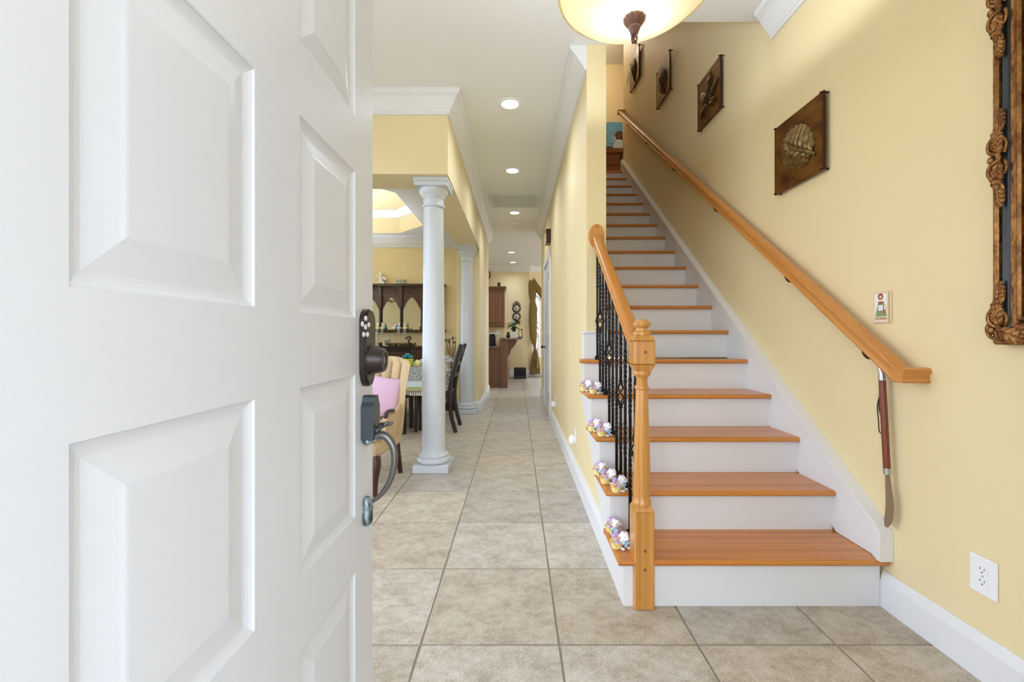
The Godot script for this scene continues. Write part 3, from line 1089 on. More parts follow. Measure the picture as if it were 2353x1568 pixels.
# ------------------------------------------------------------------ entry door
func entry_door() -> void:
	var x := -0.395
	var d0 := 0.249
	var d1 := 1.163
	var o := thing("door_1", "open white raised-panel entry door with keypad lock", "", Vector3(x, 0.01, -d0), "", "structure")
	var slab := MB.new()
	var rows := [[0.198, 0.553], [0.688, 1.038], [1.177, 1.536], [1.67, 2.02]]
	var s := d1 - d0
	var cols := [[d0 + 0.125, d0 + 0.125 + 0.2655], [d1 - 0.125 - 0.2655, d1 - 0.125]]
	slab.box(Vector3(x - 0.044, 0.01, -d0), Vector3(x - 0.0305, 2.15, -d1))
	# stiles, mullion and rails between the panels
	for c in [[d0, cols[0][0]], [cols[0][1], cols[1][0]], [cols[1][1], d1]]:
		slab.box(Vector3(x - 0.0305, 0.01, -c[0]), Vector3(x, 2.15, -c[1]))
	var ys := [0.01, rows[0][0], rows[0][1], rows[1][0], rows[1][1], rows[2][0], rows[2][1], rows[3][0], rows[3][1], 2.15]
	for i in range(0, 10, 2):
		for c in cols:
			slab.box(Vector3(x - 0.0305, ys[i], -c[0]), Vector3(x, ys[i + 1], -c[1]))
	part(o, "slab", slab, M["door_white"])
	var prof := [[0.0, 0.0], [0.0025, 0.0032], [0.007, 0.0058], [0.012, 0.0075], [0.017, 0.0082], [0.02, 0.0078], [0.05, 0.0022], [0.0555, 0.0008], [0.0585, 0.0005]]
	for r in rows:
		for c in cols:
			var b := MB.new()
			for i in prof.size() - 1:
				var q0 := ring(x, c, r, prof[i])
				var q1 := ring(x, c, r, prof[i + 1])
				for k in 4:
					var l := (k + 1) % 4
					b.face([q0[k], q0[l], q1[l], q1[k]], Vector3.RIGHT)
			b.face(ring(x, c, r, prof[prof.size() - 1]), Vector3.RIGHT)
			part(o, "panel", b, M["door_white"])
	# keypad deadbolt
	var lk := part(o, "keypad_lock", lock_plate(x), M["dark_bronze"], "dark bronze keypad deadbolt plate")
	for k in [[840.6, 732.0], [833.0, 745.0], [847.5, 747.0], [840.0, 752.0], [836.0, 769.0], [844.6, 769.0]]:
		var p := on_door(x + 0.02, k[0], k[1])
		var b := MB.new()
		b.ball(p, Vector3(0.003, 0.0068, 0.0088), 12)
		part(lk, "key_button", b, M["key_white"])
	var kb := MB.new()
	var kc := Vector3(x, 1.07, -1.098)
	kb.lathe([Vector2(0.037, 0.012), Vector2(0.0385, 0.02), Vector2(0.037, 0.024), Vector2(0.031, 0.05), Vector2(0.0285, 0.054), Vector2(0.02, 0.0545), Vector2(0.019, 0.052), Vector2(0.0, 0.052)], 40, kc, Vector3.RIGHT)
	part(lk, "lock_cylinder", kb, M["dark_bronze"])
	var kh := MB.new()
	kh.box(kc + Vector3(0.0525, -0.008, -0.0015), kc + Vector3(0.0532, 0.008, 0.0015))
	part(lk, "keyhole", kh, M["silver"])
	# grip handle
	var hs := part(o, "handle_set", handle_box(x), M["slate_metal"], "aged pewter grip handle set with thumb lever")
	var cap := MB.new()
	cap.blob([[Vector3(x + 0.012, 0.862, -1.085), Vector3(x + 0.012, 0.862, -1.115), 0.011, 0.011], [Vector3(x + 0.02, 0.868, -1.1), Vector3(x + 0.035, 0.872, -1.1), 0.011, 0.009]], 0.004, 0.006)
	part(hs, "escutcheon_foot", cap, M["pewter_worn"])
	var lev := MB.new()
	lev.blob([[Vector3(x + 0.03, 0.885, -1.1), Vector3(x + 0.045, 0.9, -1.1), 0.007, 0.006], [Vector3(x + 0.045, 0.9, -1.1), Vector3(x + 0.066, 0.905, -1.1), 0.006, 0.005], [Vector3(x + 0.056, 0.905, -1.088), Vector3(x + 0.056, 0.905, -1.112), 0.005, 0.005], [Vector3(x + 0.07, 0.905, -1.094), Vector3(x + 0.07, 0.905, -1.106), 0.004, 0.004]], 0.003, 0.008)
	part(hs, "thumb_lever", lev, M["pewter"])
	var gp := curve([Vector3(x + 0.034, 0.874, -1.1), Vector3(x + 0.055, 0.872, -1.1), Vector3(x + 0.074, 0.845, -1.1), Vector3(x + 0.078, 0.805, -1.1), Vector3(x + 0.068, 0.76, -1.1), Vector3(x + 0.045, 0.723, -1.1), Vector3(x + 0.018, 0.7, -1.1)], 6)
	var rr := []
	for i in gp.size():
		var t := float(i) / (gp.size() - 1)
		rr.append(lerpf(0.0115, 0.006, t) if t < 0.7 else lerpf(0.008, 0.0045, (t - 0.7) / 0.3))
	var gb := MB.new()
	gb.tube(gp, rr, 12)
	part(hs, "grip", gb, M["pewter"])
	var ft := MB.new()
	ft.blob([[Vector3(x + 0.006, 0.655, -1.1), Vector3(x + 0.006, 0.702, -1.1), 0.016, 0.015], [Vector3(x + 0.012, 0.69, -1.1), Vector3(x + 0.016, 0.706, -1.1), 0.009, 0.006]], 0.004, 0.006)
	part(hs, "lower_mount", ft, M["pewter_worn"])
	for y in [0.25, 1.05, 1.9]:
		var hg := MB.new()
		hg.tube([Vector3(x - 0.05, y - 0.05, -d0 + 0.006), Vector3(x - 0.05, y + 0.05, -d0 + 0.006)], 0.007, 10)
		part(o, "hinge", hg, M["dark_bronze"])

func ring(x: float, c: Array, r: Array, q: Array) -> Array:
	var i: float = q[0]
	var e: float = q[1]
	return [Vector3(x - e, r[0] + i, -(c[0] + i)), Vector3(x - e, r[0] + i, -(c[1] - i)), Vector3(x - e, r[1] - i, -(c[1] - i)), Vector3(x - e, r[1] - i, -(c[0] + i))]

func on_door(x: float, pxx: float, pyy: float) -> Vector3:
	var d := -x * F / (VX - pxx)
	return Vector3(x, EYE - (pyy - VY) * d / F, -d)

func lock_plate(x: float) -> MB:
	var b := MB.new()
	var out := []
	var w := 0.036
	for i in 13:
		var a := PI * i / 12.0
		out.append(Vector2(cos(a) * w, 1.168 + sin(a) * 0.034))
	for i in 13:
		var a := PI + PI * i / 12.0
		out.append(Vector2(cos(a) * w, 1.052 + sin(a) * 0.05))
	b.prism(out, Vector3(x, 0, -1.1), Vector3(0, 0, 1), Vector3.UP, Vector3.RIGHT, 0.0, 0.013)
	var inn := []
	for p in out:
		inn.append(Vector2(p.x * 0.9, (p.y - 1.105) * 0.965 + 1.105))
	b.prism(inn, Vector3(x, 0, -1.1), Vector3(0, 0, 1), Vector3.UP, Vector3.RIGHT, 0.013, 0.018)
	return b

func handle_box(x: float) -> MB:
	var b := MB.new()
	var o := [Vector2(-0.026, 0.868), Vector2(0.026, 0.868), Vector2(0.026, 0.953), Vector2(0.022, 0.957), Vector2(0.017, 0.963), Vector2(0.014, 0.975), Vector2(0.008, 0.979), Vector2(-0.008, 0.979), Vector2(-0.014, 0.975), Vector2(-0.017, 0.963), Vector2(-0.022, 0.957), Vector2(-0.026, 0.953)]
	b.prism(o, Vector3(x, 0, -1.1), Vector3(0, 0, 1), Vector3.UP, Vector3.RIGHT, 0.0, 0.032, 0.95)
	return b

# ------------------------------------------------------------------ stairs
func tread_y(k: int) -> float:
	return 0.012 + RISE * k

func stairs() -> void:
	var o := thing("staircase", "oak treads and white risers climbing along the yellow wall", "staircase", Vector3(1.0, 0, -D1))
	var tw: Material = M["trim_white"]
	for k in range(1, STEPS + 1):
		var open := k <= 5
		var ft := D1 + RUN * (k - 1)
		var y := tread_y(k)
		var l := 0.419 if open else 0.602
		var r := RW - 0.001 if k == 1 else 1.512
		var back := ft + RUN + 0.012
		if k == 5:
			back = 2.835
		var b := MB.new()
		var t := 0.027
		var rd := 0.0135
		var loops := []
		for a in [-90, -60, -30, 0, 30, 60, 90]:
			var q := deg_to_rad(a)
			var ins := rd * (1.0 - cos(q))
			loops.append([l + (ins if open else 0.0), ft - 0.03 + ins, y - t * 0.5 + sin(q) * t * 0.5, q])
		for i in loops.size() - 1:
			var p: Array = loops[i]
			var s: Array = loops[i + 1]
			var nf0 := Vector3(0, sin(p[3]), cos(p[3]))
			var nf1 := Vector3(0, sin(s[3]), cos(s[3]))
			var a0 := Vector3(p[0], p[2], -p[1])
			var a1 := Vector3(r, p[2], -p[1])
			var b1 := Vector3(r, s[2], -s[1])
			var b0 := Vector3(s[0], s[2], -s[1])
			b.tri(a0, a1, b1, nf0, nf0, nf1)
			b.tri(a0, b1, b0, nf0, nf1, nf1)
			var c0 := Vector3(p[0], p[2], -back)
			var c1 := Vector3(s[0], s[2], -back)
			var nl0 := Vector3(-cos(p[3]), sin(p[3]), 0)
			var nl1 := Vector3(-cos(s[3]), sin(s[3]), 0)
			if open:
				b.tri(a0, b0, c1, nl0, nl1, nl1)
				b.tri(a0, c1, c0, nl0, nl1, nl0)
			else:
				b.face([a0, b0, c1, c0], Vector3.LEFT)
		var tp: Array = loops[6]
		var bt: Array = loops[0]
		b.face([Vector3(tp[0], y, -tp[1]), Vector3(r, y, -tp[1]), Vector3(r, y, -back), Vector3(tp[0], y, -back)], Vector3.UP)
		b.face([Vector3(bt[0], y - t, -bt[1]), Vector3(r, y - t, -bt[1]), Vector3(r, y - t, -back), Vector3(bt[0], y - t, -back)], Vector3.DOWN)
		var endf := []
		for p in loops:
			endf.append(Vector3(r, p[2], -p[1]))
		endf.append(Vector3(r, y, -back)); endf.append(Vector3(r, y - t, -back))
		b.face(endf, Vector3.RIGHT)
		b.face([Vector3(l, y, -back), Vector3(r, y, -back), Vector3(r, y - t, -back), Vector3(l, y - t, -back)], Vector3.FORWARD)
		part(o, "tread", b, M["oak_tread"])
		var y0 := 0.0 if k == 1 else tread_y(k - 1)
		part(o, "riser", bx(0.4692 if open else 0.602, 1.521 if k == 1 else 1.512, y0, y - t, ft, ft + 0.018), tw)
	# skirt board on the wall with a moulded top, and the cut stringer on the open side
	var sl := RISE / RUN
	var lowl := func(d: float) -> float: return 0.205 + 0.128 + (d - 1.735) * sl
	var p := [Vector2(1.735, 0.207), Vector2(1.735, 0.325), Vector2(1.75, 0.342)]
	var dend := D1 + RUN * (STEPS - 1) - 0.03
	p.append(Vector2(dend, lowl.call(dend)))
	p.append(Vector2(dend, lowl.call(dend) - 0.42))
	p.append(Vector2(2.0, 0.207))
	var b2 := MB.new()
	b2.prism(p, Vector3(1.507, 0, 0), Vector3(0, 0, -1), Vector3.UP, Vector3.RIGHT, 0.0, RW - 1.507 - 0.001, 0.95)
	part(o, "skirt_board", b2, tw)
	var cap := MB.new()
	var w := 0.045
	var n := Vector2(-sl, 1.0).normalized()
	var e0 := Vector2(1.75, 0.342)
	var e1 := Vector2(dend, lowl.call(dend))
	for st in [[-0.001, w, 0.012], [-0.004, 0.02, 0.021]]:
		var a: float = st[0]
		var c: float = st[1]
		var xo: float = 1.507 - st[2]
		cap.prism([e0 - n * a, e1 - n * a, e1 - n * c, Vector2(1.75 + c * 0.62, e0.y - c * 0.77)], Vector3(xo, 0, 0), Vector3(0, 0, -1), Vector3.UP, Vector3.RIGHT, 0.0, RW - xo - 0.001, 0.99)
		cap.prism([e0 - n * a, Vector2(1.75 + c * 0.62, e0.y - c * 0.77), Vector2(1.735 + c, 0.207), Vector2(1.735 + a, 0.207), Vector2(1.735 + a, 0.325)], Vector3(xo, 0, 0), Vector3(0, 0, -1), Vector3.UP, Vector3.RIGHT, 0.0, RW - xo - 0.001, 0.99)
	part(o, "skirt_cap", cap, tw)
	var sp := [Vector2(D1, 0.0)]
	for k in range(1, 6):
		var y := tread_y(k) - 0.027
		sp.append(Vector2(D1 + RUN * (k - 1), y))
		sp.append(Vector2(D1 + RUN * k if k < 5 else 2.9, y))
	sp.append_array([Vector2(2.9, 0.70), Vector2(2.196, 0.14), Vector2(2.196, 0.0)])
	var sb := MB.new()
	sb.prism(sp, Vector3(0.4465, 0, 0), Vector3(0, 0, -1), Vector3.UP, Vector3.RIGHT, 0.0, 0.0225, 0.99)
	part(o, "stringer", sb, tw)
	var wp := [Vector2(D1 + 0.02, 0.0)]
	for k in range(1, 6):
		var y := tread_y(k) - 0.027
		wp.append(Vector2(D1 + 0.02 + RUN * (k - 1), y))
		wp.append(Vector2(D1 + 0.02 + RUN * k if k < 5 else 2.84, y))
	wp.append(Vector2(2.84, 0.0))
	var wb := MB.new()
	wb.prism(wp, Vector3(HR, 0, 0), Vector3(0, 0, -1), Vector3.UP, Vector3.RIGHT, 0.0, 0.12, 0.99)
	structure("wall_under_stairs", wb, M["wall_yellow"], "yellow wall under the open side of the stairs")
	# white plinth block wrapping the end of the wall above the fifth tread
	var pb := bx(0.4465, 0.612, tread_y(5), 1.145, 2.822, 2.90, 0.002)
	pb.box(Vector3(0.441, 1.145, -2.816), Vector3(0.612, 1.162, -2.905), 0.004)
	structure("trim_7", pb, tw, "white plinth block at the end of the stair wall")
	# yellow wall end above it is the wall itself

func railing() -> void:
	var o := thing("stair_railing", "oak newel and handrail with twisted black iron balusters", "railing", Vector3(0.528, 0, -1.786))
	var cx := 0.5275
	var cz := -1.786
	var nb := MB.new()
	var h := 0.041
	nb.box(Vector3(cx - h, 0.0, cz - h), Vector3(cx + h, 0.405, cz + h), 0.004)
	# shaped square shoulders
	for s in [[0.405, 0.43, 0.041, 0.029], [1.012, 0.985, 0.044, 0.031], [1.112, 1.134, 0.044, 0.034]]:
		var a: float = s[2]
		var c: float = s[3]
		var q0 := [Vector3(cx - a, s[0], cz - a), Vector3(cx + a, s[0], cz - a), Vector3(cx + a, s[0], cz + a), Vector3(cx - a, s[0], cz + a)]
		var q1 := [Vector3(cx - c, s[1], cz - c), Vector3(cx + c, s[1], cz - c), Vector3(cx + c, s[1], cz + c), Vector3(cx - c, s[1], cz + c)]
		for k in 4:
			var l := (k + 1) % 4
			nb.face([q0[k], q0[l], q1[l], q1[k]], (q0[k] + q0[l]) * 0.5 - Vector3(cx, q0[k].y, cz))
	nb.box(Vector3(cx - 0.044, 1.012, cz - 0.044), Vector3(cx + 0.044, 1.112, cz + 0.044), 0.005)
	var pr := [[0.0, 0.40], [0.037, 0.42], [0.039, 0.43], [0.037, 0.44], [0.0335, 0.446], [0.035, 0.47], [0.034, 0.60], [0.0295, 0.76], [0.0255, 0.895], [0.0245, 0.905], [0.0285, 0.909], [0.030, 0.915], [0.0285, 0.921], [0.0235, 0.925], [0.023, 0.955], [0.028, 0.961], [0.035, 0.968], [0.037, 0.977], [0.034, 0.986], [0.03, 0.99], [0.03, 1.12], [0.036, 1.133], [0.037, 1.143], [0.034, 1.15], [0.025, 1.154], [0.024, 1.163], [0.030, 1.17], [0.036, 1.176], [0.0365, 1.182], [0.033, 1.19], [0.022, 1.198], [0.01, 1.202], [0.0, 1.203]]
	var pv := []
	for e in pr:
		pv.append(Vector2(e[0], e[1]))
	nb.lathe(pv, 40, Vector3(cx, 0, cz))
	var np := part(o, "newel_post", nb, M["oak_post"])
	for y in [0.168, 0.245, 1.065]:
		var b := MB.new()
		b.lathe([Vector2(0.006, 0.0), Vector2(0.006, 0.0012), Vector2(0.0, 0.0015)], 16, Vector3(cx + 0.002, y, cz + (0.041 if y < 0.5 else 0.044)), Vector3(0, 0, 1))
		part(np, "wood_plug", b, M["oak_plug"])
	# handrail: profile in (across, up), own x along the rail
	var top := func(d: float) -> float: return 1.82 - 0.72 * (2.84 - d)
	var a := Vector3(cx, top.call(1.828), -1.828)
	var e := Vector3(0.534, top.call(2.815), -2.815)
	var dir := (e - a).normalized()
	var up := (Vector3.UP - dir * dir.y).normalized()
	var rail := MeshInstance3D.new()
	rail.name = "handrail"
	var rb := MB.new()
	var L := (e - a).length()
	rb.prism(rail_profile(), Vector3.ZERO, Vector3(0, 0, 1), Vector3.UP, Vector3.RIGHT, 0.0, L, 0.7)
	rail.mesh = mesh_of(rb)
	rail.material_override = M["oak_rail"]
	o.add_child(rail)
	rail.transform = Transform3D(Basis(dir, up, dir.cross(up)), a - org[o])
	# rosette on the end of the wall
	var ro := MB.new()
	var rp := []
	for i in 32:
		var t := TAU * i / 32.0
		rp.append(Vector2(cos(t) * 0.052, sin(t) * 0.08))
	ro.prism(rp, Vector3(0.534, 1.797, -2.84), Vector3.RIGHT, Vector3.UP, Vector3(0, 0, 1), 0.0, 0.016)
	var rq := []
	for q in rp:
		rq.append(q * 0.93)
	ro.prism(rq, Vector3(0.534, 1.797, -2.84), Vector3.RIGHT, Vector3.UP, Vector3(0, 0, 1), 0.016, 0.021)
	var rn := part(o, "rosette", ro, M["oak_post"])
	var pl := MB.new()
	pl.lathe([Vector2(0.006, 0.02), Vector2(0.006, 0.0225), Vector2(0.0, 0.023)], 14, Vector3(0.537, 1.858, -2.84), Vector3(0, 0, 1))
	part(rn, "wood_plug", pl, M["oak_plug"])
	for i in 11:
		var d := 1.884 + 0.089 * i
		var k := int(floor((d - 1.745) / RUN)) + 1
		var y0 := tread_y(k)
		var y1: float = top.call(d) - 0.05
		baluster(o, Vector3(0.5285, y0, -d), y1, i % 3 == 0)

func rail_profile() -> Array:
	return [Vector2(-0.03, -0.012), Vector2(-0.029, -0.005), Vector2(-0.024, -0.001), Vector2(-0.014, 0.001), Vector2(0.014, 0.001), Vector2(0.024, -0.001), Vector2(0.029, -0.005), Vector2(0.03, -0.012), Vector2(0.028, -0.02), Vector2(0.022, -0.026), Vector2(0.0195, -0.034), Vector2(0.022, -0.042), Vector2(0.024, -0.046), Vector2(0.024, -0.056), Vector2(-0.024, -0.056), Vector2(-0.024, -0.046), Vector2(-0.022, -0.042), Vector2(-0.0195, -0.034), Vector2(-0.022, -0.026), Vector2(-0.028, -0.02)]

func twisted(b: MB, at: Vector3, y0: float, y1: float, turns: Array) -> void:
	var s := 0.0064
	var rows := []
	var y := y0
	var ang := 0.0
	while true:
		var row := []
		for k in 4:
			var a := ang + PI * 0.25 + PI * 0.5 * k
			row.append(at + Vector3(cos(a) * s * 1.414, y - at.y, sin(a) * s * 1.414))
		rows.append(row)
		if y >= y1 - 1e-5:
			break
		var fast := false
		for t in turns:
			if y >= t[0] - 1e-5 and y < t[1] - 1e-5:
				fast = true
		var step := 0.0095 if fast else 0.4
		var ny := minf(y + step, y1)
		for t in turns:
			if y < t[0] - 1e-5 and ny > t[0]:
				ny = t[0]
			if y < t[1] - 1e-5 and ny > t[1]:
				ny = t[1]
		if fast:
			ang += PI * 0.5 * (ny - y) / 0.024
		y = ny
	for i in rows.size() - 1:
		for k in 4:
			var l := (k + 1) % 4
			var mid: Vector3 = (rows[i][k] + rows[i][l] + rows[i + 1][k] + rows[i + 1][l]) * 0.25
			b.face([rows[i][k], rows[i][l], rows[i + 1][l], rows[i + 1][k]], Vector3(mid.x - at.x, 0, mid.z - at.z))

func baluster(o: Node3D, at: Vector3, top: float, basket: bool) -> void:
	var b := MB.new()
	var ub := MB.new()
	var mid := (at.y + top) * 0.5
	if basket:
		twisted(b, at, at.y, mid - 0.055, [[mid - 0.29, mid - 0.14]])
		twisted(ub, at, mid + 0.055, top, [[mid + 0.14, mid + 0.29]])
	else:
		twisted(b, at, at.y, top, [[mid - 0.26, mid - 0.09], [mid + 0.09, mid + 0.26]])
	var n := part(o, "baluster", b, M["iron"])
	if basket:
		var k := MB.new()
		for j in 4:
			var p := []
			for i in 13:
				var t := float(i) / 12.0
				var a := PI * 0.5 * j + TAU * 0.5 * t
				var r := 0.004 + 0.022 * sin(PI * t)
				p.append(at + Vector3(cos(a) * r, mid - 0.055 + 0.11 * t - at.y, sin(a) * r))
			k.tube(p, 0.0036, 6)
		for s in [-1.0, 1.0]:
			k.lathe([Vector2(0.008, -0.01), Vector2(0.0115, -0.009), Vector2(0.0115, -0.004), Vector2(0.0085, -0.002), Vector2(0.0085, 0.002), Vector2(0.0115, 0.004), Vector2(0.0115, 0.009), Vector2(0.008, 0.01)], 10, Vector3(at.x, mid + s * 0.062, at.z))
		part(n, "basket", k, M["iron"])
		part(n, "upper_bar", ub, M["iron"])
	var sh := MB.new()
	var q0 := 0.0155
	var q1 := 0.0095
	sh.box(at - Vector3(q0, 0, q0), at + Vector3(q0, 0.011, q0), 0.002)
	var lo := []
	var hi := []
	for s in [[-1, -1], [1, -1], [1, 1], [-1, 1]]:
		lo.append(at + Vector3(s[0] * q0 * 0.95, 0.011, s[1] * q0 * 0.95))
		hi.append(at + Vector3(s[0] * q1, 0.024, s[1] * q1))
	for k in 4:
		sh.face([lo[k], lo[(k + 1) % 4], hi[(k + 1) % 4], hi[k]], (lo[k] + lo[(k + 1) % 4]) * 0.5 - at)
	sh.face(hi, Vector3.UP)
	part(n, "shoe", sh, M["iron"])

func wall_rail() -> void:
	var x := RW - 0.068
	var a := Vector3(x, 1.008, -1.605)
	var sl := 0.752
	var e := Vector3(x, 1.008 + (6.03 - 1.605) * sl, -6.03)
	var o := thing("wall_handrail", "long oak handrail bracketed to the yellow stair wall", "handrail", Vector3(x, 0.95, -1.62))
	var dir := (e - a).normalized()
	var up := (Vector3.UP - dir * dir.y).normalized()
	var L := (e - a).length()
	var seam := 1.62
	for s in [[0.0, seam - 0.0012], [seam + 0.0012, L]]:
		var rb := MB.new()
		rb.prism(rail_profile(), Vector3.ZERO, Vector3(0, 0, 1), Vector3.UP, Vector3.RIGHT, s[0], s[1], 0.7)
		var m := MeshInstance3D.new()
		m.name = "rail"
		m.mesh = mesh_of(rb)
		m.material_override = M["oak_rail"]
		o.add_child(m, true)
		m.transform = Transform3D(Basis(dir, up, dir.cross(up)), a - org[o])
	# returns into the wall at the foot and the head
	for t in [[a + Vector3(-0.034, 0.004, 0.004), "wall_return"], [e + Vector3(-0.034, 0.004, -0.004), "wall_return"]]:
		var wb := MB.new()
		wb.prism(rail_profile(), Vector3.ZERO, Vector3(0, 0, 1), Vector3.UP, Vector3.RIGHT, 0.0, 0.1015, 0.7)
		var w := MeshInstance3D.new()
		w.name = t[1]
		w.mesh = mesh_of(wb)
		w.material_override = M["oak_rail"]
		o.add_child(w, true)
		w.position = t[0] - org[o]
	for t in [0.2, 0.85, 1.9, 2.95, 4.0, 5.0]:
		var p: Vector3 = a + dir * t - up * 0.056
		var b := MB.new()
		b.tube(curve([p, p + Vector3(0, -0.022, 0), p + Vector3(0.02, -0.045, 0), p + Vector3(0.066, -0.045, 0)], 4), 0.006, 8)
		b.lathe([Vector2(0.0, 0.006), Vector2(0.016, 0.005), Vector2(0.018, 0.0)], 14, p + Vector3(0.066, -0.045, 0), Vector3.LEFT)
		part(o, "bracket", b, M["brass_dark"])

# ------------------------------------------------------------------ lamps and ceiling
func omni(at: Vector3, energy: float, size: float, col: Color, called: String) -> void:
	var l := OmniLight3D.new()
	l.name = called
	l.light_energy = energy
	l.light_color = col
	l.light_size = size
	l.omni_range = 20.0
	l.omni_attenuation = 2.0
	l.shadow_enabled = true
	add_child(l)
	l.position = at

func down_light(at: Vector3, energy: float, col: Color, called: String) -> void:
	var l := SpotLight3D.new()
	l.name = called
	l.light_energy = energy
	l.light_color = col
	l.light_size = 0.07
	l.spot_angle = 78.0
	l.spot_angle_attenuation = 1.0
	l.spot_range = 20.0
	l.spot_attenuation = 2.0
	l.shadow_enabled = true
	add_child(l)
	l.position = at
	l.rotation.x = -PI / 2

func pendant() -> void:
	var c := Vector3(0.445, 0, -1.6)
	var o := thing("pendant_lamp", "cream glass bowl pendant with fluted brown finial in the foyer", "lamp", Vector3(c.x, 2.24, c.z))
	var R := 0.285
	var yr := 2.435
	var yb := 2.335
	var pf := []
	for i in 15:
		var t := float(i) / 14.0
		pf.append(Vector2(R * 0.985 * t, yb + (yr - yb) * (0.16 * t * t + 0.84 * pow(t, 3.2))))
	pf.append_array([Vector2(R * 0.995, yr - 0.003), Vector2(R, yr + 0.002), Vector2(R * 0.995, yr + 0.007), Vector2(R * 0.98, yr + 0.007)])
	var b := MB.new()
	b.lathe(pf, 72, c)
	part(o, "bowl", b, M["alabaster_glass"])
	var lip := MB.new()
	var lp := []
	for i in 9:
		var a := TAU * i / 8.0
		lp.append(Vector2(R + cos(a) * 0.004, yr + 0.003 + sin(a) * 0.004))
	lip.lathe(lp, 72, c)
	part(o, "bowl_lip", lip, M["bowl_lip"])
	# finial: fluted cup, neck, twisted drop
	var f := MB.new()
	var rows := []
	for q in [[0.0, 2.334], [0.03, 2.335], [0.041, 2.331], [0.042, 2.326], [0.036, 2.316], [0.028, 2.304], [0.021, 2.296]]:
		var row := []
		for j in 48:
			var a := TAU * j / 48.0
			var r: float = q[0] * (1.0 + (0.07 * absf(cos(a * 6.0)) - 0.05) * (1.0 if q[1] > 2.3 else 0.3))
			row.append(Vector3(c.x + cos(a) * r, q[1], c.z + sin(a) * r))
		rows.append(row)
	f.grid(rows, true)
	f.lathe([Vector2(0.0, 2.262), Vector2(0.008, 2.264), Vector2(0.0155, 2.275), Vector2(0.0165, 2.284), Vector2(0.021, 2.29), Vector2(0.0225, 2.297), Vector2(0.019, 2.303), Vector2(0.0, 2.304)], 24, c)
	var fn := part(o, "finial", f, M["resin_brown"])
	var dr := MB.new()
	for j in 4:
		var p := []
		for i in 9:
			var t := float(i) / 8.0
			var a := PI * 0.5 * j + t * 2.6
			var r := 0.012 * (1.0 - t * 0.35)
			p.append(Vector3(c.x + cos(a) * r, 2.282 - 0.042 * t, c.z + sin(a) * r))
		dr.tube(p, 0.0038, 6)
	dr.ball(c + Vector3(0, 2.243, 0), Vector3(0.009, 0.006, 0.009), 10)
	part(fn, "twisted_drop", dr, M["resin_brown"])
	# three hanging rods, hub, stem, ceiling canopy
	for j in 3:
		var a := TAU * j / 3.0 + 0.5
		var r := MB.new()
		r.tube([c + Vector3(cos(a) * R * 0.97, yr + 0.004, sin(a) * R * 0.97), c + Vector3(cos(a) * 0.02, 2.86, sin(a) * 0.02)], 0.004, 8)
		part(o, "rod", r, M["resin_brown"])
	var hub := MB.new()
	hub.lathe([Vector2(0.0, 2.84), Vector2(0.03, 2.85), Vector2(0.02, 2.9), Vector2(0.007, 2.91), Vector2(0.007, 3.04), Vector2(0.065, 3.055), Vector2(0.07, 3.08), Vector2(0.0, 3.08)], 28, c)
	part(o, "canopy", hub, M["resin_brown"])
	for j in 3:
		var a := TAU * j / 3.0 - 0.6
		var p := c + Vector3(cos(a) * 0.06, 2.4, sin(a) * 0.06)
		var bb := MB.new()
		bb.ball(p, Vector3(0.026, 0.034, 0.026), 16)
		part(o, "bulb", bb, M["bulb_glow"])
		var so := MB.new()
		so.tube([p + Vector3(0, 0.03, 0), p + Vector3(0, 0.075, 0)], 0.014, 10)
		so.tube([p + Vector3(0, 0.07, 0), c + Vector3(0, 2.5, 0)], 0.004, 6)
		part(o, "socket", so, M["resin_brown"])
		omni(p, PENDANT, 0.03, LAMP, "pendant_bulb_light")
	var st := MB.new()
	st.tube([c + Vector3(0, 2.336, 0), c + Vector3(0, 2.85, 0)], 0.005, 8)
	part(o, "stem", st, M["resin_brown"])

const LAMP := Color(0.87, 0.925, 1.0)
const PENDANT := 0.26
const DOWN := 1.0

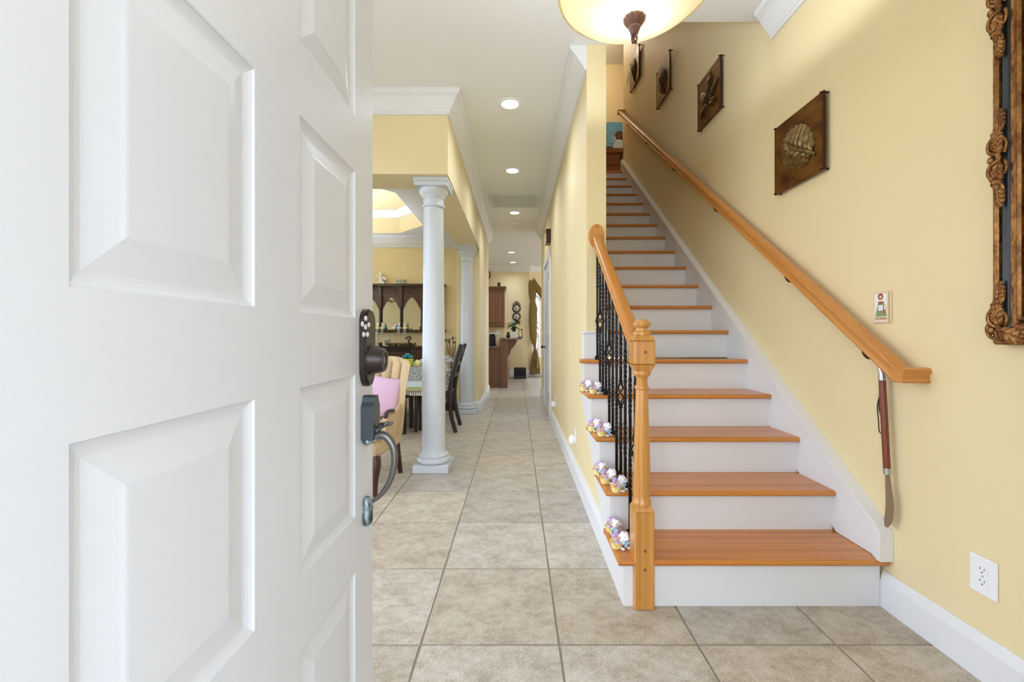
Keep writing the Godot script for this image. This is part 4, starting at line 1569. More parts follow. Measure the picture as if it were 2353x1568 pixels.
func ceiling_fittings() -> void:
	var spots := [[-0.055, 3.56], [-0.05, 5.0], [-0.03, 6.72], [-0.12, 9.92], [-0.1, 11.28], [-1.5, 10.6], [1.6, 10.6]]  # the last pair is added out of view to brighten the kitchen
	var labs := ["round recessed ceiling light over the hall nearest the foyer", "round recessed ceiling light between the foyer end and the grille", "round recessed ceiling light between the grille and smoke detector", "round recessed ceiling light at the start of the kitchen", "round recessed ceiling light near the kitchen back wall", "round recessed ceiling light over the cherry cabinets", "round recessed ceiling light over the breakfast nook"]
	for i in spots.size():
		var p := Vector3(spots[i][0], H, -spots[i][1])
		var o := thing("recessed_light", labs[i], "light", p, "recessed ceiling lights")
		var t := MB.new()
		t.lathe([Vector2(0.072, -0.006), Vector2(0.092, -0.006), Vector2(0.097, -0.003), Vector2(0.098, 0.0)], 40, p)
		part(o, "trim_ring", t, M["white_plastic"])
		var l := MB.new()
		l.lathe([Vector2(0.0, -0.004), Vector2(0.075, -0.004)], 40, p)
		part(o, "lens", l, M["downlight_glow"])
		down_light(p + Vector3(0, -0.014, 0), DOWN, LAMP, "recessed_lamp")
	# return air grille
	var g := thing("ceiling_grille", "white return air grille set in the hall ceiling", "grille", Vector3(-0.03, H, -6.12))
	var x0 := -0.38
	var x1 := 0.32
	var d0 := 5.84
	var d1 := 6.42
	var fr := MB.new()
	for q in [[x0, x0 + 0.035, d0, d1], [x1 - 0.035, x1, d0, d1], [x0 + 0.0355, x1 - 0.0355, d0, d0 + 0.035], [x0 + 0.0355, x1 - 0.0355, d1 - 0.035, d1]]:
		fr.box(Vector3(q[0], H - 0.014, -q[2]), Vector3(q[1], H, -q[3]), 0.003)
	part(g, "frame", fr, M["vent_white"])
	part(g, "backing", bx(x0 + 0.03, x1 - 0.03, H - 0.002, H - 0.001, d0 + 0.03, d1 - 0.03), M["vent_dark"])
	for i in range(1, 5):
		var x := lerpf(x0 + 0.035, x1 - 0.035, i / 5.0)
		part(g, "divider", bx(x - 0.009, x + 0.009, H - 0.013, H - 0.002, d0 + 0.03, d1 - 0.03), M["vent_white"])
	for i in 26:
		var d := lerpf(d0 + 0.045, d1 - 0.045, i / 25.0)
		part(g, "slat", bx(x0 + 0.035, x1 - 0.035, H - 0.01, H - 0.003, d - 0.0065, d + 0.0065), M["vent_white"])
	var sd := MB.new()
	sd.box(Vector3(-0.085, H - 0.032, -7.2), Vector3(0.03, H, -7.32), 0.008)
	solid("smoke_detector", sd, M["white_plastic"], "small square white smoke detector on the hall ceiling", "detector")

# ------------------------------------------------------------------ columns
func columns() -> void:
	var labs := ["white round column standing at the foyer corner of the dining room", "white round column standing in front of the yellow pier"]
	var at := [Vector3(-0.708, 0, -3.62), Vector3(-0.73, 0, -6.235)]
	for i in 2:
		var c: Vector3 = at[i]
		var o := thing("column", labs[i], "column", c, "")
		var m: Material = M["column_white"]
		var b := MB.new()
		b.box(c + Vector3(-0.147, 0, -0.147), c + Vector3(0.147, 0.062, 0.147), 0.004)
		part(o, "plinth", b, m)
		b = MB.new()
		b.lathe([Vector2(0.0, 0.062), Vector2(0.128, 0.062), Vector2(0.137, 0.07), Vector2(0.141, 0.084), Vector2(0.137, 0.098), Vector2(0.126, 0.106), Vector2(0.122, 0.108), Vector2(0.122, 0.114), Vector2(0.126, 0.117), Vector2(0.127, 0.126), Vector2(0.12, 0.134), Vector2(0.108, 0.137), Vector2(0.102, 0.145)], 48, c)
		part(o, "base", b, m)
		b = MB.new()
		var pf := [Vector2(0.108, 0.135), Vector2(0.1, 0.15)]
		for k in 13:
			var t := k / 12.0
			pf.append(Vector2(lerpf(0.098, 0.083, maxf(0.0, (t - 0.25) / 0.75)), 0.165 + t * 2.06))
		b.lathe(pf, 48, c)
		part(o, "shaft", b, m)
		b = MB.new()
		b.lathe([Vector2(0.083, 2.215), Vector2(0.094, 2.22), Vector2(0.097, 2.228), Vector2(0.094, 2.236), Vector2(0.086, 2.24), Vector2(0.086, 2.285), Vector2(0.09, 2.287), Vector2(0.09, 2.297), Vector2(0.095, 2.299), Vector2(0.095, 2.309), Vector2(0.1, 2.314), Vector2(0.112, 2.33), Vector2(0.119, 2.347), Vector2(0.121, 2.36), Vector2(0.121, 2.372), Vector2(0.0, 2.372)], 48, c)
		part(o, "capital", b, m)
		b = MB.new()
		b.box(c + Vector3(-0.136, 2.372, -0.136), c + Vector3(0.136, 2.405, 0.136), 0.003)
		b.box(c + Vector3(-0.142, 2.405, -0.142), c + Vector3(0.142, 2.44, 0.142), 0.003)
		part(o, "abacus", b, m)

# ------------------------------------------------------------------ things on the walls
func leaf_mesh(kind: int) -> MB:
	# relief leaf in own axes: x right, y up, z out of the wall
	var b := MB.new()
	if kind == 1:                                   # five-lobed leaf: one pointed blade for each lobe
		for q in [[84.0, 0.25, 0.06], [32.0, 0.2, 0.05], [134.0, 0.2, 0.05], [-18.0, 0.165, 0.04], [198.0, 0.165, 0.04]]:
			var a := deg_to_rad(q[0])
			blade(b, Vector3(0.0, -0.06, 0.026), Vector2(cos(a), sin(a)), q[1], q[2], 4, 0.02, 0.004)
		b.tube(curve([Vector3(0, -0.06, 0.034), Vector3(-0.012, -0.12, 0.036), Vector3(-0.05, -0.165, 0.024)], 4), 0.006, 7)
	else:
		var ang: float = [deg_to_rad(146.0), 0.0, deg_to_rad(112.0), deg_to_rad(100.0)][kind]
		var dv := Vector2(cos(ang), sin(ang))
		var L: float = [0.29, 0.0, 0.3, 0.3][kind]
		var s := Vector3(-dv.x * L * 0.5, -dv.y * L * 0.5, 0.024)
		blade(b, s, dv, L, [0.122, 0.0, 0.105, 0.09][kind], 8 if kind == 0 else 9, 0.036, 0.011)
		b.tube([s + Vector3(-dv.x * 0.03, -dv.y * 0.03, 0.01), s + Vector3(dv.x, dv.y, 0.0) * L * 0.5 + Vector3(0, 0, 0.046), s + Vector3(dv.x, dv.y, 0) * L * 0.98], [0.011, 0.008, 0.002], 8)
	return b

func blade(b: MB, s: Vector3, dv: Vector2, L: float, W: float, ribs: int, lift: float, deep := 0.006) -> void:
	var across := Vector2(-dv.y, dv.x)
	var rows := []
	var back := []
	var n := ribs * 8
	for i in n + 1:
		var t := float(i) / n
		var w := W * pow(sin(PI * clampf(0.05 + t * 0.93, 0.0, 1.0)), 0.6) * (1.0 - 0.3 * t)
		var row := []
		var bk := []
		for j in 17:
			var u := (j - 8) / 8.0
			var ph := (t - absf(u) * 0.1) * ribs
			var fold := fposmod(ph, 1.0)
			var rib := pow(sin(PI * fold), 0.7) - 0.55 * fold
			var edge := 1.0 + 0.09 * sin(PI * fposmod(ph + 0.1, 1.0)) * absf(u)
			var p := s + Vector3(dv.x, dv.y, 0) * (t * L + absf(u) * w * 0.22) + Vector3(across.x, across.y, 0) * u * w * edge
			p.z += lift * (1.0 - u * u * 0.7) * sin(PI * clampf(0.1 + t * 0.85, 0, 1)) + deep * rib * smoothstep(0.02, 0.3, absf(u)) - deep * 0.5 * exp(-u * u * 80.0)
			row.append(p)
			bk.append(p - Vector3(0, 0, 0.006))
		rows.append(row); back.append(bk)
	b.grid(rows, false, Vector3(0, 0, 1))
	b.grid(back, false, Vector3(0, 0, -1))

func plaque(center_d: float, y: float, kind: int, label: String) -> void:
	var o := own("leaf_plaque", label, "wall plaque", Vector3(RW, y, -center_d), WALL_IN, "leaf plaques up the stair wall")
	var h := 0.195
	var pb := MB.new()
	pb.box(Vector3(-h, -h, 0.02), Vector3(h, h, 0.032), 0.002)
	part(o, "plate", pb, M["plaque_copper"])
	for s in [-1.0, 1.0]:
		var ed := MB.new()
		ed.box(Vector3(s * (h - 0.004), -h, 0.0195), Vector3(s * (h + 0.001), h, 0.0345), 0.001)
		part(o, "edge_strip", ed, M["plaque_edge"])
	for s in [[-1, -1], [1, -1], [1, 1], [-1, 1]]:
		var p := MB.new()
		p.tube([Vector3(s[0] * (h - 0.008), s[1] * (h - 0.006), 0.0), Vector3(s[0] * (h - 0.008), s[1] * (h - 0.006), 0.042)], 0.005, 8)
		part(o, "standoff_pin", p, M["plaque_edge"])
	part(o, "leaf", leaf_mesh(kind), M["leaf_bronze"] if kind == 0 else M["leaf_umber"])

func cover_plate(called: String, label: String, at: Vector3, turn: Basis, w := 0.08, hh := 0.122, m: Material = null) -> Node3D:
	var o := own(called, label, called.replace("_", " "), at, turn)
	var b := MB.new()
	b.box(Vector3(-w * 0.5, -hh * 0.5, 0.0), Vector3(w * 0.5, hh * 0.5, 0.006), 0.003)
	part(o, "plate", b, m if m else M["white_plastic"])
	return o

func receptacle(o: Node3D) -> void:
	for s in [1.0, -1.0]:
		var c := Vector3(0, s * 0.0195, 0.006)
		var r := []
		for i in 24:
			var a := TAU * i / 24.0
			r.append(Vector2(clampf(cos(a) * 0.0175, -0.0165, 0.0165), clampf(sin(a) * 0.0175, -0.0145, 0.0145)))
		var b := MB.new()
		b.prism(r, c, Vector3.RIGHT, Vector3.UP, Vector3(0, 0, 1), 0.0, 0.0022)
		var f := part(o, "socket_face", b, M["white_plastic"])
		var k := MB.new()
		k.box(c + Vector3(-0.0075, 0.001, 0.002), c + Vector3(-0.0055, 0.0085, 0.0026))
		k.box(c + Vector3(0.0055, 0.001, 0.002), c + Vector3(0.0075, 0.0075, 0.0026))
		k.lathe([Vector2(0.0024, 0.002), Vector2(0.0024, 0.0026), Vector2(0.0, 0.0026)], 10, c + Vector3(0, -0.0065, 0), Vector3(0, 0, 1))
		part(f, "slot", k, M["slot_dark"])
	var sc := MB.new()
	sc.lathe([Vector2(0.003, 0.006), Vector2(0.0028, 0.0072), Vector2(0.0, 0.0074)], 10, Vector3.ZERO, Vector3(0, 0, 1))
	part(o, "screw", sc, M["silver"])

func wall_pieces() -> void:
	plaque(2.278, 2.145, 0, "copper wall plaque with a broad banana leaf in relief")
	plaque(3.33, 3.02, 1, "copper wall plaque with a five-lobed leaf in relief")
	plaque(4.37, 3.76, 2, "dark wall plaque with a ribbed oval leaf beside the five-lobed one")
	plaque(5.42, 4.535, 3, "dark wall plaque with a slim ribbed leaf at the stair top")
	# outlet by the stairs
	var ou := cover_plate("wall_outlet", "white duplex outlet above the baseboard beside the stair foot", Vector3(RW, 0.34, -1.395), WALL_IN, 0.084, 0.124)
	receptacle(ou)
	# two hall outlets with plug-in fresheners
	for q in [[3.36, 0.34, "white hall outlet with a plug-in freshener near the open stair treads"], [5.07, 0.343, "white hall outlet with a plug-in freshener near the closet door"]]:
		var oo := cover_plate("hall_outlet", q[2], Vector3(HR, q[1], -q[0]), WALL_IN)
		receptacle(oo)
		var fr := solid_own("air_freshener", Vector3(HR - 0.01, q[1] - 0.035, -q[0]), WALL_IN, "white plug-in air freshener in the hall outlet " + ("by the stair treads" if q[0] < 4 else "by the closet door"), "air freshener")
		var b := MB.new()
		b.blob([[Vector3(0, -0.012, 0.022), Vector3(0, 0.018, 0.022), 0.024, 0.02], [Vector3(0, 0.0, 0.0), Vector3(0, 0.01, 0.02), 0.018, 0.02]], 0.006, 0.01)
		part(fr, "shell", b, M["white_plastic"])
	# painted switch plate
	var sw := cover_plate("switch_plate", "small cream switch plate painted with a figure in a green dress", Vector3(RW, 1.252, -1.78), WALL_IN, 0.088, 0.135, M["cream_stone"])
	var pic := paint_image(88, 132, switch_picture)
	var pm := mat("switch_print", Color.WHITE, 0.4)
	pm.albedo_texture = pic
	var pb := MB.new()
	pb.quad_uv(Vector3(-0.041, -0.063, 0.0064), Vector3(0.041, -0.063, 0.0064), Vector3(0.041, 0.063, 0.0064), Vector3(-0.041, 0.063, 0.0064), Vector3(0, 0, 1))
	part(sw, "painted_picture", pb, pm)
	var lv := MB.new()
	lv.box(Vector3(0.018, -0.012, 0.006), Vector3(0.024, 0.01, 0.014), 0.002)
	part(sw, "toggle", lv, M["light_switch"])
	# switch by the top of the stairs
	var ts := cover_plate("light_switch", "cream light switch on the wall at the stair top", Vector3(RW, 4.69, -5.86), WALL_IN, 0.115, 0.12, M["light_switch"])
	for s in [-0.024, 0.024]:
		var t := MB.new()
		t.box(Vector3(s - 0.016, -0.033, 0.006), Vector3(s + 0.016, 0.033, 0.01), 0.002)
		part(ts, "rocker", t, M["light_switch"])
	# door chime
	var ch := own("door_chime", "dark brown door chime box high on the hall wall", "door chime", Vector3(HR, 2.5, -5.9), WALL_IN)
	var cb := MB.new()
	cb.box(Vector3(-0.09, -0.085, 0.0), Vector3(0.09, 0.085, 0.055), 0.008)
	part(ch, "case", cb, M["walnut_post"])
	for s in [-1.0, 1.0]:
		var e := MB.new()
		e.box(Vector3(-0.1, s * 0.088 - 0.008, 0.0), Vector3(0.1, s * 0.088 + 0.008, 0.064), 0.004)
		part(ch, "end_cap", e, M["walnut_post"])
	# closet door in the hall, casing and hinges
	var cd := own("door_2", "white closet door in the stair side of the hall", "", Vector3(HR, 0, -6.32), WALL_IN)
	cd.set_meta("kind", "structure")
	var sb := MB.new()
	sb.box(Vector3(-0.5, 0.01, 0.0), Vector3(0.5, 2.2, 0.012))
	part(cd, "slab", sb, M["door_white"])
	for q in [[-0.38, -0.06], [0.06, 0.38]]:
		for r in [[0.2, 0.9], [1.05, 2.05]]:
			var pn := MB.new()
			pn.box(Vector3(q[0], r[0], 0.012), Vector3(q[1], r[1], 0.018), 0.006)
			part(cd, "panel", pn, M["door_white"])
	var cs := MB.new()
	for s in [-1.0, 1.0]:
		cs.box(Vector3(s * 0.5, 0, 0.0), Vector3(s * 0.59, 2.29, 0.03), 0.004)
	cs.box(Vector3(-0.59, 2.2, 0.0), Vector3(0.59, 2.29, 0.031), 0.004)
	part(cd, "casing", cs, M["trim_white"])
	for y in [0.3, 1.1, 1.95]:
		var hg := MB.new()
		hg.box(Vector3(0.485, y - 0.05, 0.012), Vector3(0.502, y + 0.05, 0.034), 0.002)
		part(cd, "hinge", hg, M["dark_bronze"])
	var kn := MB.new()
	kn.lathe([Vector2(0.024, 0.012), Vector2(0.024, 0.018), Vector2(0.01, 0.02), Vector2(0.009, 0.045), Vector2(0.022, 0.055), Vector2(0.026, 0.067), Vector2(0.018, 0.078), Vector2(0.0, 0.08)], 20, Vector3(-0.43, 0.95, 0.0), Vector3(0, 0, 1))
	part(cd, "knob", kn, M["dark_bronze"])
	# switch on the far left wall
	var ls := cover_plate("hall_switch", "white light switch at the kitchen end of the hall", Vector3(HL, 1.22, -8.1), WALL_OUT)
	var tg := MB.new()
	tg.box(Vector3(-0.005, -0.012, 0.006), Vector3(0.005, 0.012, 0.016), 0.002)
	part(ls, "toggle", tg, M["white_plastic"])
	shoehorn()
	gilt_frame()

func solid_own(called: String, at: Vector3, turn: Basis, label: String, category: String) -> Node3D:
	return own(called, label, category, at, turn, "")

func switch_picture(x: int, y: int) -> Color:
	var u := x / 88.0
	var v := y / 132.0
	var c := c8(226, 206, 174)
	if u > 0.86 and u < 0.97:
		return c8(196, 168, 128)
	if u > 0.06 and u < 0.8 and v > 0.05 and v < 0.95:
		c = c8(240, 234, 228)
	var w := lerpf(0.16, 0.34, clampf((v - 0.3) / 0.48, 0, 1))
	if v > 0.3 and v < 0.8 and absf(u - 0.45) < w:
		c = c8(128, 150, 112)
		if v > 0.42 and v < 0.6 and absf(u - 0.42) < 0.14:
			c = c8(236, 232, 236)
		if v > 0.24 and v < 0.4 and absf(u - 0.4) < 0.12:
			c = c8(158, 84, 56)
		if v > 0.52 and v < 0.7 and absf(u - 0.64) < 0.08:
			c = c8(170, 104, 62)
	var hd := Vector2(u - 0.42, (v - 0.14) * 1.5)
	if hd.length() < 0.16:
		c = c8(150, 60, 38)
	if (Vector2(u - 0.42, (v - 0.15) * 1.5)).length() < 0.08:
		c = c8(238, 200, 176)
	if v > 0.82 and v < 0.92 and u > 0.1 and u < 0.8:
		c = c8(206, 176, 130) if int(u * 30.0) % 3 else c8(150, 110, 70)
	return c

func shoehorn() -> void:
	var x := RW - 0.034
	var o := thing("shoehorn", "long wooden-handled shoehorn hanging under the wall handrail", "shoehorn", Vector3(x, 0.36, -1.74))
	var p := func(pxx: float, pyy: float) -> Vector3:
		var d := x * F / (pxx - VX)
		return Vector3(x, EYE - (pyy - VY) * d / F, -d)
	var b := MB.new()
	b.tube([p.call(2027, 873), p.call(2038, 1077)], 0.0125, 14)
	part(o, "handle", b, M["cane_wood"])
	b = MB.new()
	b.tube([p.call(2022, 843), p.call(2027, 858), p.call(2027, 874)], [0.009, 0.0125, 0.0135], 14)
	part(o, "hanging_collar", b, M["silver"])
	b = MB.new()
	b.tube([p.call(2038, 1076), p.call(2038.5, 1090)], 0.0135, 14)
	part(o, "ferrule", b, M["silver"])
	var rows := []
	var spine := curve([p.call(2038.5, 1089), p.call(2041, 1120), p.call(2044, 1155), p.call(2042, 1190), p.call(2036, 1212)], 5)
	for i in spine.size():
		var t := float(i) / (spine.size() - 1)
		var w := lerpf(0.011, 0.019, smoothstep(0.0, 0.6, t)) * (1.0 if t < 0.8 else lerpf(1.0, 0.35, (t - 0.8) / 0.2))
		var row := []
		for j in 16:
			var a := TAU * j / 16.0
			var cup := 0.006 * (1.0 - pow(absf(sin(a)), 2.0))
			row.append(spine[i] + Vector3(-cos(a) * 0.003 + cup, 0, sin(a) * w))
		rows.append(row)
	b = MB.new()
	b.grid(rows, true)
	part(o, "horn_blade", b, M["horn_tan"])
	b = MB.new()
	var lc := p.call(2020.5, 912)
	b.tube(curve([lc, p.call(2016, 935), p.call(2019, 970), p.call(2020, 990), p.call(2026, 996), p.call(2029, 985), p.call(2026, 965), p.call(2020, 940), lc], 4), 0.0022, 6)
	part(o, "cord_loop", b, M["cord_dark"])
	b = MB.new()
	b.ball(p.call(2021, 908), Vector3(0.006, 0.006, 0.006), 10)
	part(o, "cord_bead", b, M["silver"])

func gilt_frame() -> void:
	# big frame on the wall beside the door; own x runs towards the door
	var w := 0.96
	var hh := 1.28
	var o := own("gilt_mirror", "large ornate gilt framed mirror on the yellow wall", "mirror", Vector3(RW, 1.105, -1.339), WALL_IN)
	var bars := [[0.0, 0.017, 0.042], [0.047, 0.071, 0.043], [0.072, 0.084, 0.05], [0.086, 0.1, 0.044], [0.101, 0.15, 0.034]]
	for q in bars:
		var f := MB.new()
		var a: float = q[0]
		var c: float = q[1]
		var z: float = q[2]
		rect_frame(f, a, c, w, hh, z)
		part(o, "frame_moulding", f, M["gilt"])
	var ch := MB.new()
	rect_frame(ch, 0.017, 0.047, w, hh, 0.034)
	part(o, "inlay", ch, M["slate_blue"])
	var g := MB.new()
	g.box(Vector3(0.145, 0.145, 0.0), Vector3(w - 0.145, hh - 0.145, 0.018))
	part(o, "mirror_glass", g, M["mirror"])
	# carved scrolls over the inlay: corner, and clusters up the side
	for s in [0.045, 0.578, 1.04]:
		scroll(o, Vector3(0.024, s, 0.045), s < 0.1)
	for x in [0.5, 0.9]:
		scroll(o, Vector3(x, 0.03, 0.045), false, true)

func rect_frame(f: MB, a: float, c: float, w: float, h: float, z: float) -> void:
	var e := minf(0.008, (c - a) * 0.4)
	for s in [[a, c], [w - c, w - a]]:
		f.box(Vector3(s[0], a, 0.0), Vector3(s[1], h - a, z), e)
	for s in [[a, c], [h - c, h - a]]:
		f.box(Vector3(a, s[0], 0.0), Vector3(w - a, s[1], z - 0.0005), e)

func scroll(o: Node3D, c: Vector3, corner: bool, flat := false) -> void:
	# carved acanthus: C-scrolls with leaves lying along the member
	var b := MB.new()
	var put := func(pts: Array, r0: float, r1: float) -> void:
		var p := []
		for e in pts:
			p.append(c + (Vector3(e[1], e[0], e[2]) if flat else Vector3(e[0], e[1], e[2])))
		var cv := curve(p, 5)
		b.tube(cv, ramp(r0, r1, cv.size()), 8)
	var lf := func(x: float, y: float, z: float, ax: float, ay: float, L: float, W: float) -> void:
		var at := Vector3(y, x, z) if flat else Vector3(x, y, z)
		blade(b, c + at, (Vector2(ay, ax) if flat else Vector2(ax, ay)).normalized(), L, W, 5, 0.008, 0.004)
	for s in [1.0, -1.0]:
		if corner and s < 0.0:
			lf.call(-0.002, 0.0, 0.006, 0.9, -0.35, 0.1, 0.024)
			lf.call(0.03, -0.005, 0.004, 0.95, 0.1, 0.11, 0.02)
			put.call([[-0.014, 0.03, 0.002], [-0.026, 0.006, 0.006], [-0.014, -0.022, 0.008], [0.012, -0.026, 0.008], [0.02, -0.012, 0.01]], 0.006, 0.004)
			put.call([[0.04, -0.03, 0.004], [0.06, -0.018, 0.008], [0.085, -0.022, 0.006], [0.095, -0.034, 0.004]], 0.007, 0.004)
			continue
		lf.call(0.004, s * 0.012, 0.004, -0.1, s, 0.085, 0.02)
		lf.call(0.002, s * 0.078, 0.0, 0.05, s, 0.075, 0.015)
		put.call([[0.012, s * 0.006, 0.006], [-0.014, s * 0.02, 0.01], [-0.02, s * 0.045, 0.01], [-0.008, s * 0.064, 0.01], [0.004, s * 0.052, 0.012], [-0.002, s * 0.04, 0.012]], 0.006, 0.0035)
		put.call([[0.02, s * 0.012, 0.002], [0.028, s * 0.035, 0.006], [0.02, s * 0.055, 0.006], [0.012, s * 0.046, 0.008]], 0.005, 0.003)
		put.call([[-0.006, s * 0.075, 0.004], [0.014, s * 0.085, 0.006], [0.018, s * 0.1, 0.004]], 0.006, 0.003)
	b.ball(c + Vector3(-0.016, 0, 0.002), Vector3(0.011, 0.014, 0.012), 10)
	b.ball(c + Vector3(0.008, 0, 0.008), Vector3(0.009, 0.011, 0.008), 10)
	part(o, "scroll_ornament", b, M["gilt"])

# ------------------------------------------------------------------ figurines on the treads
func figurines() -> void:
	var proto := figurine()
	var spots := [
		[0.464, 1.86, 1, 0.3, "bunny figurine with a basket on the bottom tread by the newel"],
		[0.468, 1.985, 1, -0.7, "bunny figurine with a basket at the back of the bottom tread"],
		[0.487, 2.015, 2, 0.9, "bunny figurine with a basket at the front of the second tread"],
		[0.468, 2.12, 2, 0.4, "bunny figurine with a basket in the middle of the second tread"],
		[0.452, 2.225, 2, -0.5, "bunny figurine with a basket at the back of the second tread"],
		[0.480, 2.30, 3, 0.7, "bunny figurine with a basket at the front of the third tread"],
		[0.456, 2.40, 3, -0.2, "bunny figurine with a basket at the back of the third tread"],
		[0.478, 2.555, 4, 0.8, "bunny figurine with a basket at the front of the fourth tread"],
		[0.450, 2.66, 4, 0.0, "bunny figurine with a basket at the back of the fourth tread"]]
	for i in spots.size():
		var s: Array = spots[i]
		var o: Node3D = proto
		if i > 0:
			o = proto.duplicate()
			o.name = numbered("bunny_figurine")
			add_child(o)
		o.position = Vector3(s[0], tread_y(s[2]), -s[1])
		o.rotation.y = s[3]
		o.scale = Vector3.ONE * 1.18
		o.set_meta("label", s[4])

func figurine() -> Node3D:
	var o := own("bunny_figurine", "", "figurine", Vector3.ZERO, Basis(), "bunny figurines on the stair treads")
	var V := func(x: float, y: float, z: float) -> Vector3: return Vector3(x, y, z)
	var b := MB.new()
	b.blob([[V.call(0, 0.012, -0.012), V.call(0, 0.026, -0.004), 0.015, 0.014], [V.call(0, 0.03, 0.006), V.call(0.004, 0.045, 0.014), 0.012, 0.0145], [V.call(0.004, 0.041, 0.026), V.call(0.004, 0.041, 0.026), 0.007, 0.007],
		[V.call(-0.012, 0.004, 0.014), V.call(-0.01, 0.005, 0.026), 0.0055, 0.005], [V.call(0.012, 0.004, 0.014), V.call(0.014, 0.005, 0.026), 0.0055, 0.005],
		[V.call(0.012, 0.055, 0.01), V.call(0.022, 0.04, 0.0), 0.006, 0.0045], [V.call(-0.005, 0.056, 0.01), V.call(-0.016, 0.044, 0.002), 0.006, 0.0045]], 0.0032, 0.006)
	part(o, "body", b, M["pearl_white"])
	b = MB.new()
	b.lathe([Vector2(0.0, 0.0), Vector2(0.015, 0.001), Vector2(0.019, 0.01), Vector2(0.021, 0.02), Vector2(0.0225, 0.022), Vector2(0.021, 0.025), Vector2(0.017, 0.023), Vector2(0.0, 0.022)], 18, Vector3(-0.026, 0, 0.0))
	var bk := part(o, "basket", b, M["pale_yellow"])
	b = MB.new()
	b.tube(arc(Vector3(-0.026, 0.022, 0.0), Vector3(1, 0, 0.3).normalized(), Vector3.UP, 0.02, 0.0, PI, 10), 0.0028, 6)
	for e in arc(Vector3(-0.026, 0.0235, 0.0), Vector3.RIGHT, Vector3(0, 0, 1), 0.0215, 0.0, TAU * 15.0 / 16.0, 15):
		b.ball(e, Vector3(0.0028, 0.0024, 0.0028), 6)
	part(bk, "handle", b, M["honey"])
	b = MB.new()
	b.ball(Vector3(-0.03, 0.045, -0.004), Vector3(0.013, 0.008, 0.009), 10)
	b.ball(Vector3(-0.02, 0.05, -0.008), Vector3(0.009, 0.006, 0.007), 10)
	b.ball(Vector3(0.0, 0.058, 0.006), Vector3(0.012, 0.005, 0.009), 10)
	b.ball(Vector3(-0.028, 0.024, 0.012), Vector3(0.01, 0.008, 0.008), 10)
	part(o, "lilac_bow", b, M["lilac"])
	b = MB.new()
	b.ball(Vector3(-0.005, 0.024, 0.02), Vector3(0.009, 0.006, 0.006), 10)
	b.ball(Vector3(0.012, 0.023, 0.02), Vector3(0.009, 0.006, 0.006), 10)
	b.ball(Vector3(0.004, 0.014, 0.02), Vector3(0.007, 0.009, 0.005), 10)
	part(o, "blue_bow", b, M["baby_blue"])
	b = MB.new()
	b.ball(Vector3(0.013, 0.048, 0.0245), Vector3(0.0016, 0.002, 0.0016), 8)
	b.ball(Vector3(-0.004, 0.048, 0.0262), Vector3(0.0016, 0.002, 0.0016), 8)
	part(o, "eyes", b, M["black_ink"])
	b = MB.new()
	b.ball(Vector3(-0.022, 0.028, -0.008), Vector3(0.009, 0.008, 0.009), 10)
	b.ball(Vector3(0.002, 0.02, -0.022), Vector3(0.011, 0.01, 0.008), 10)
	part(o, "pink_eggs", b, M["blush"])
	return o

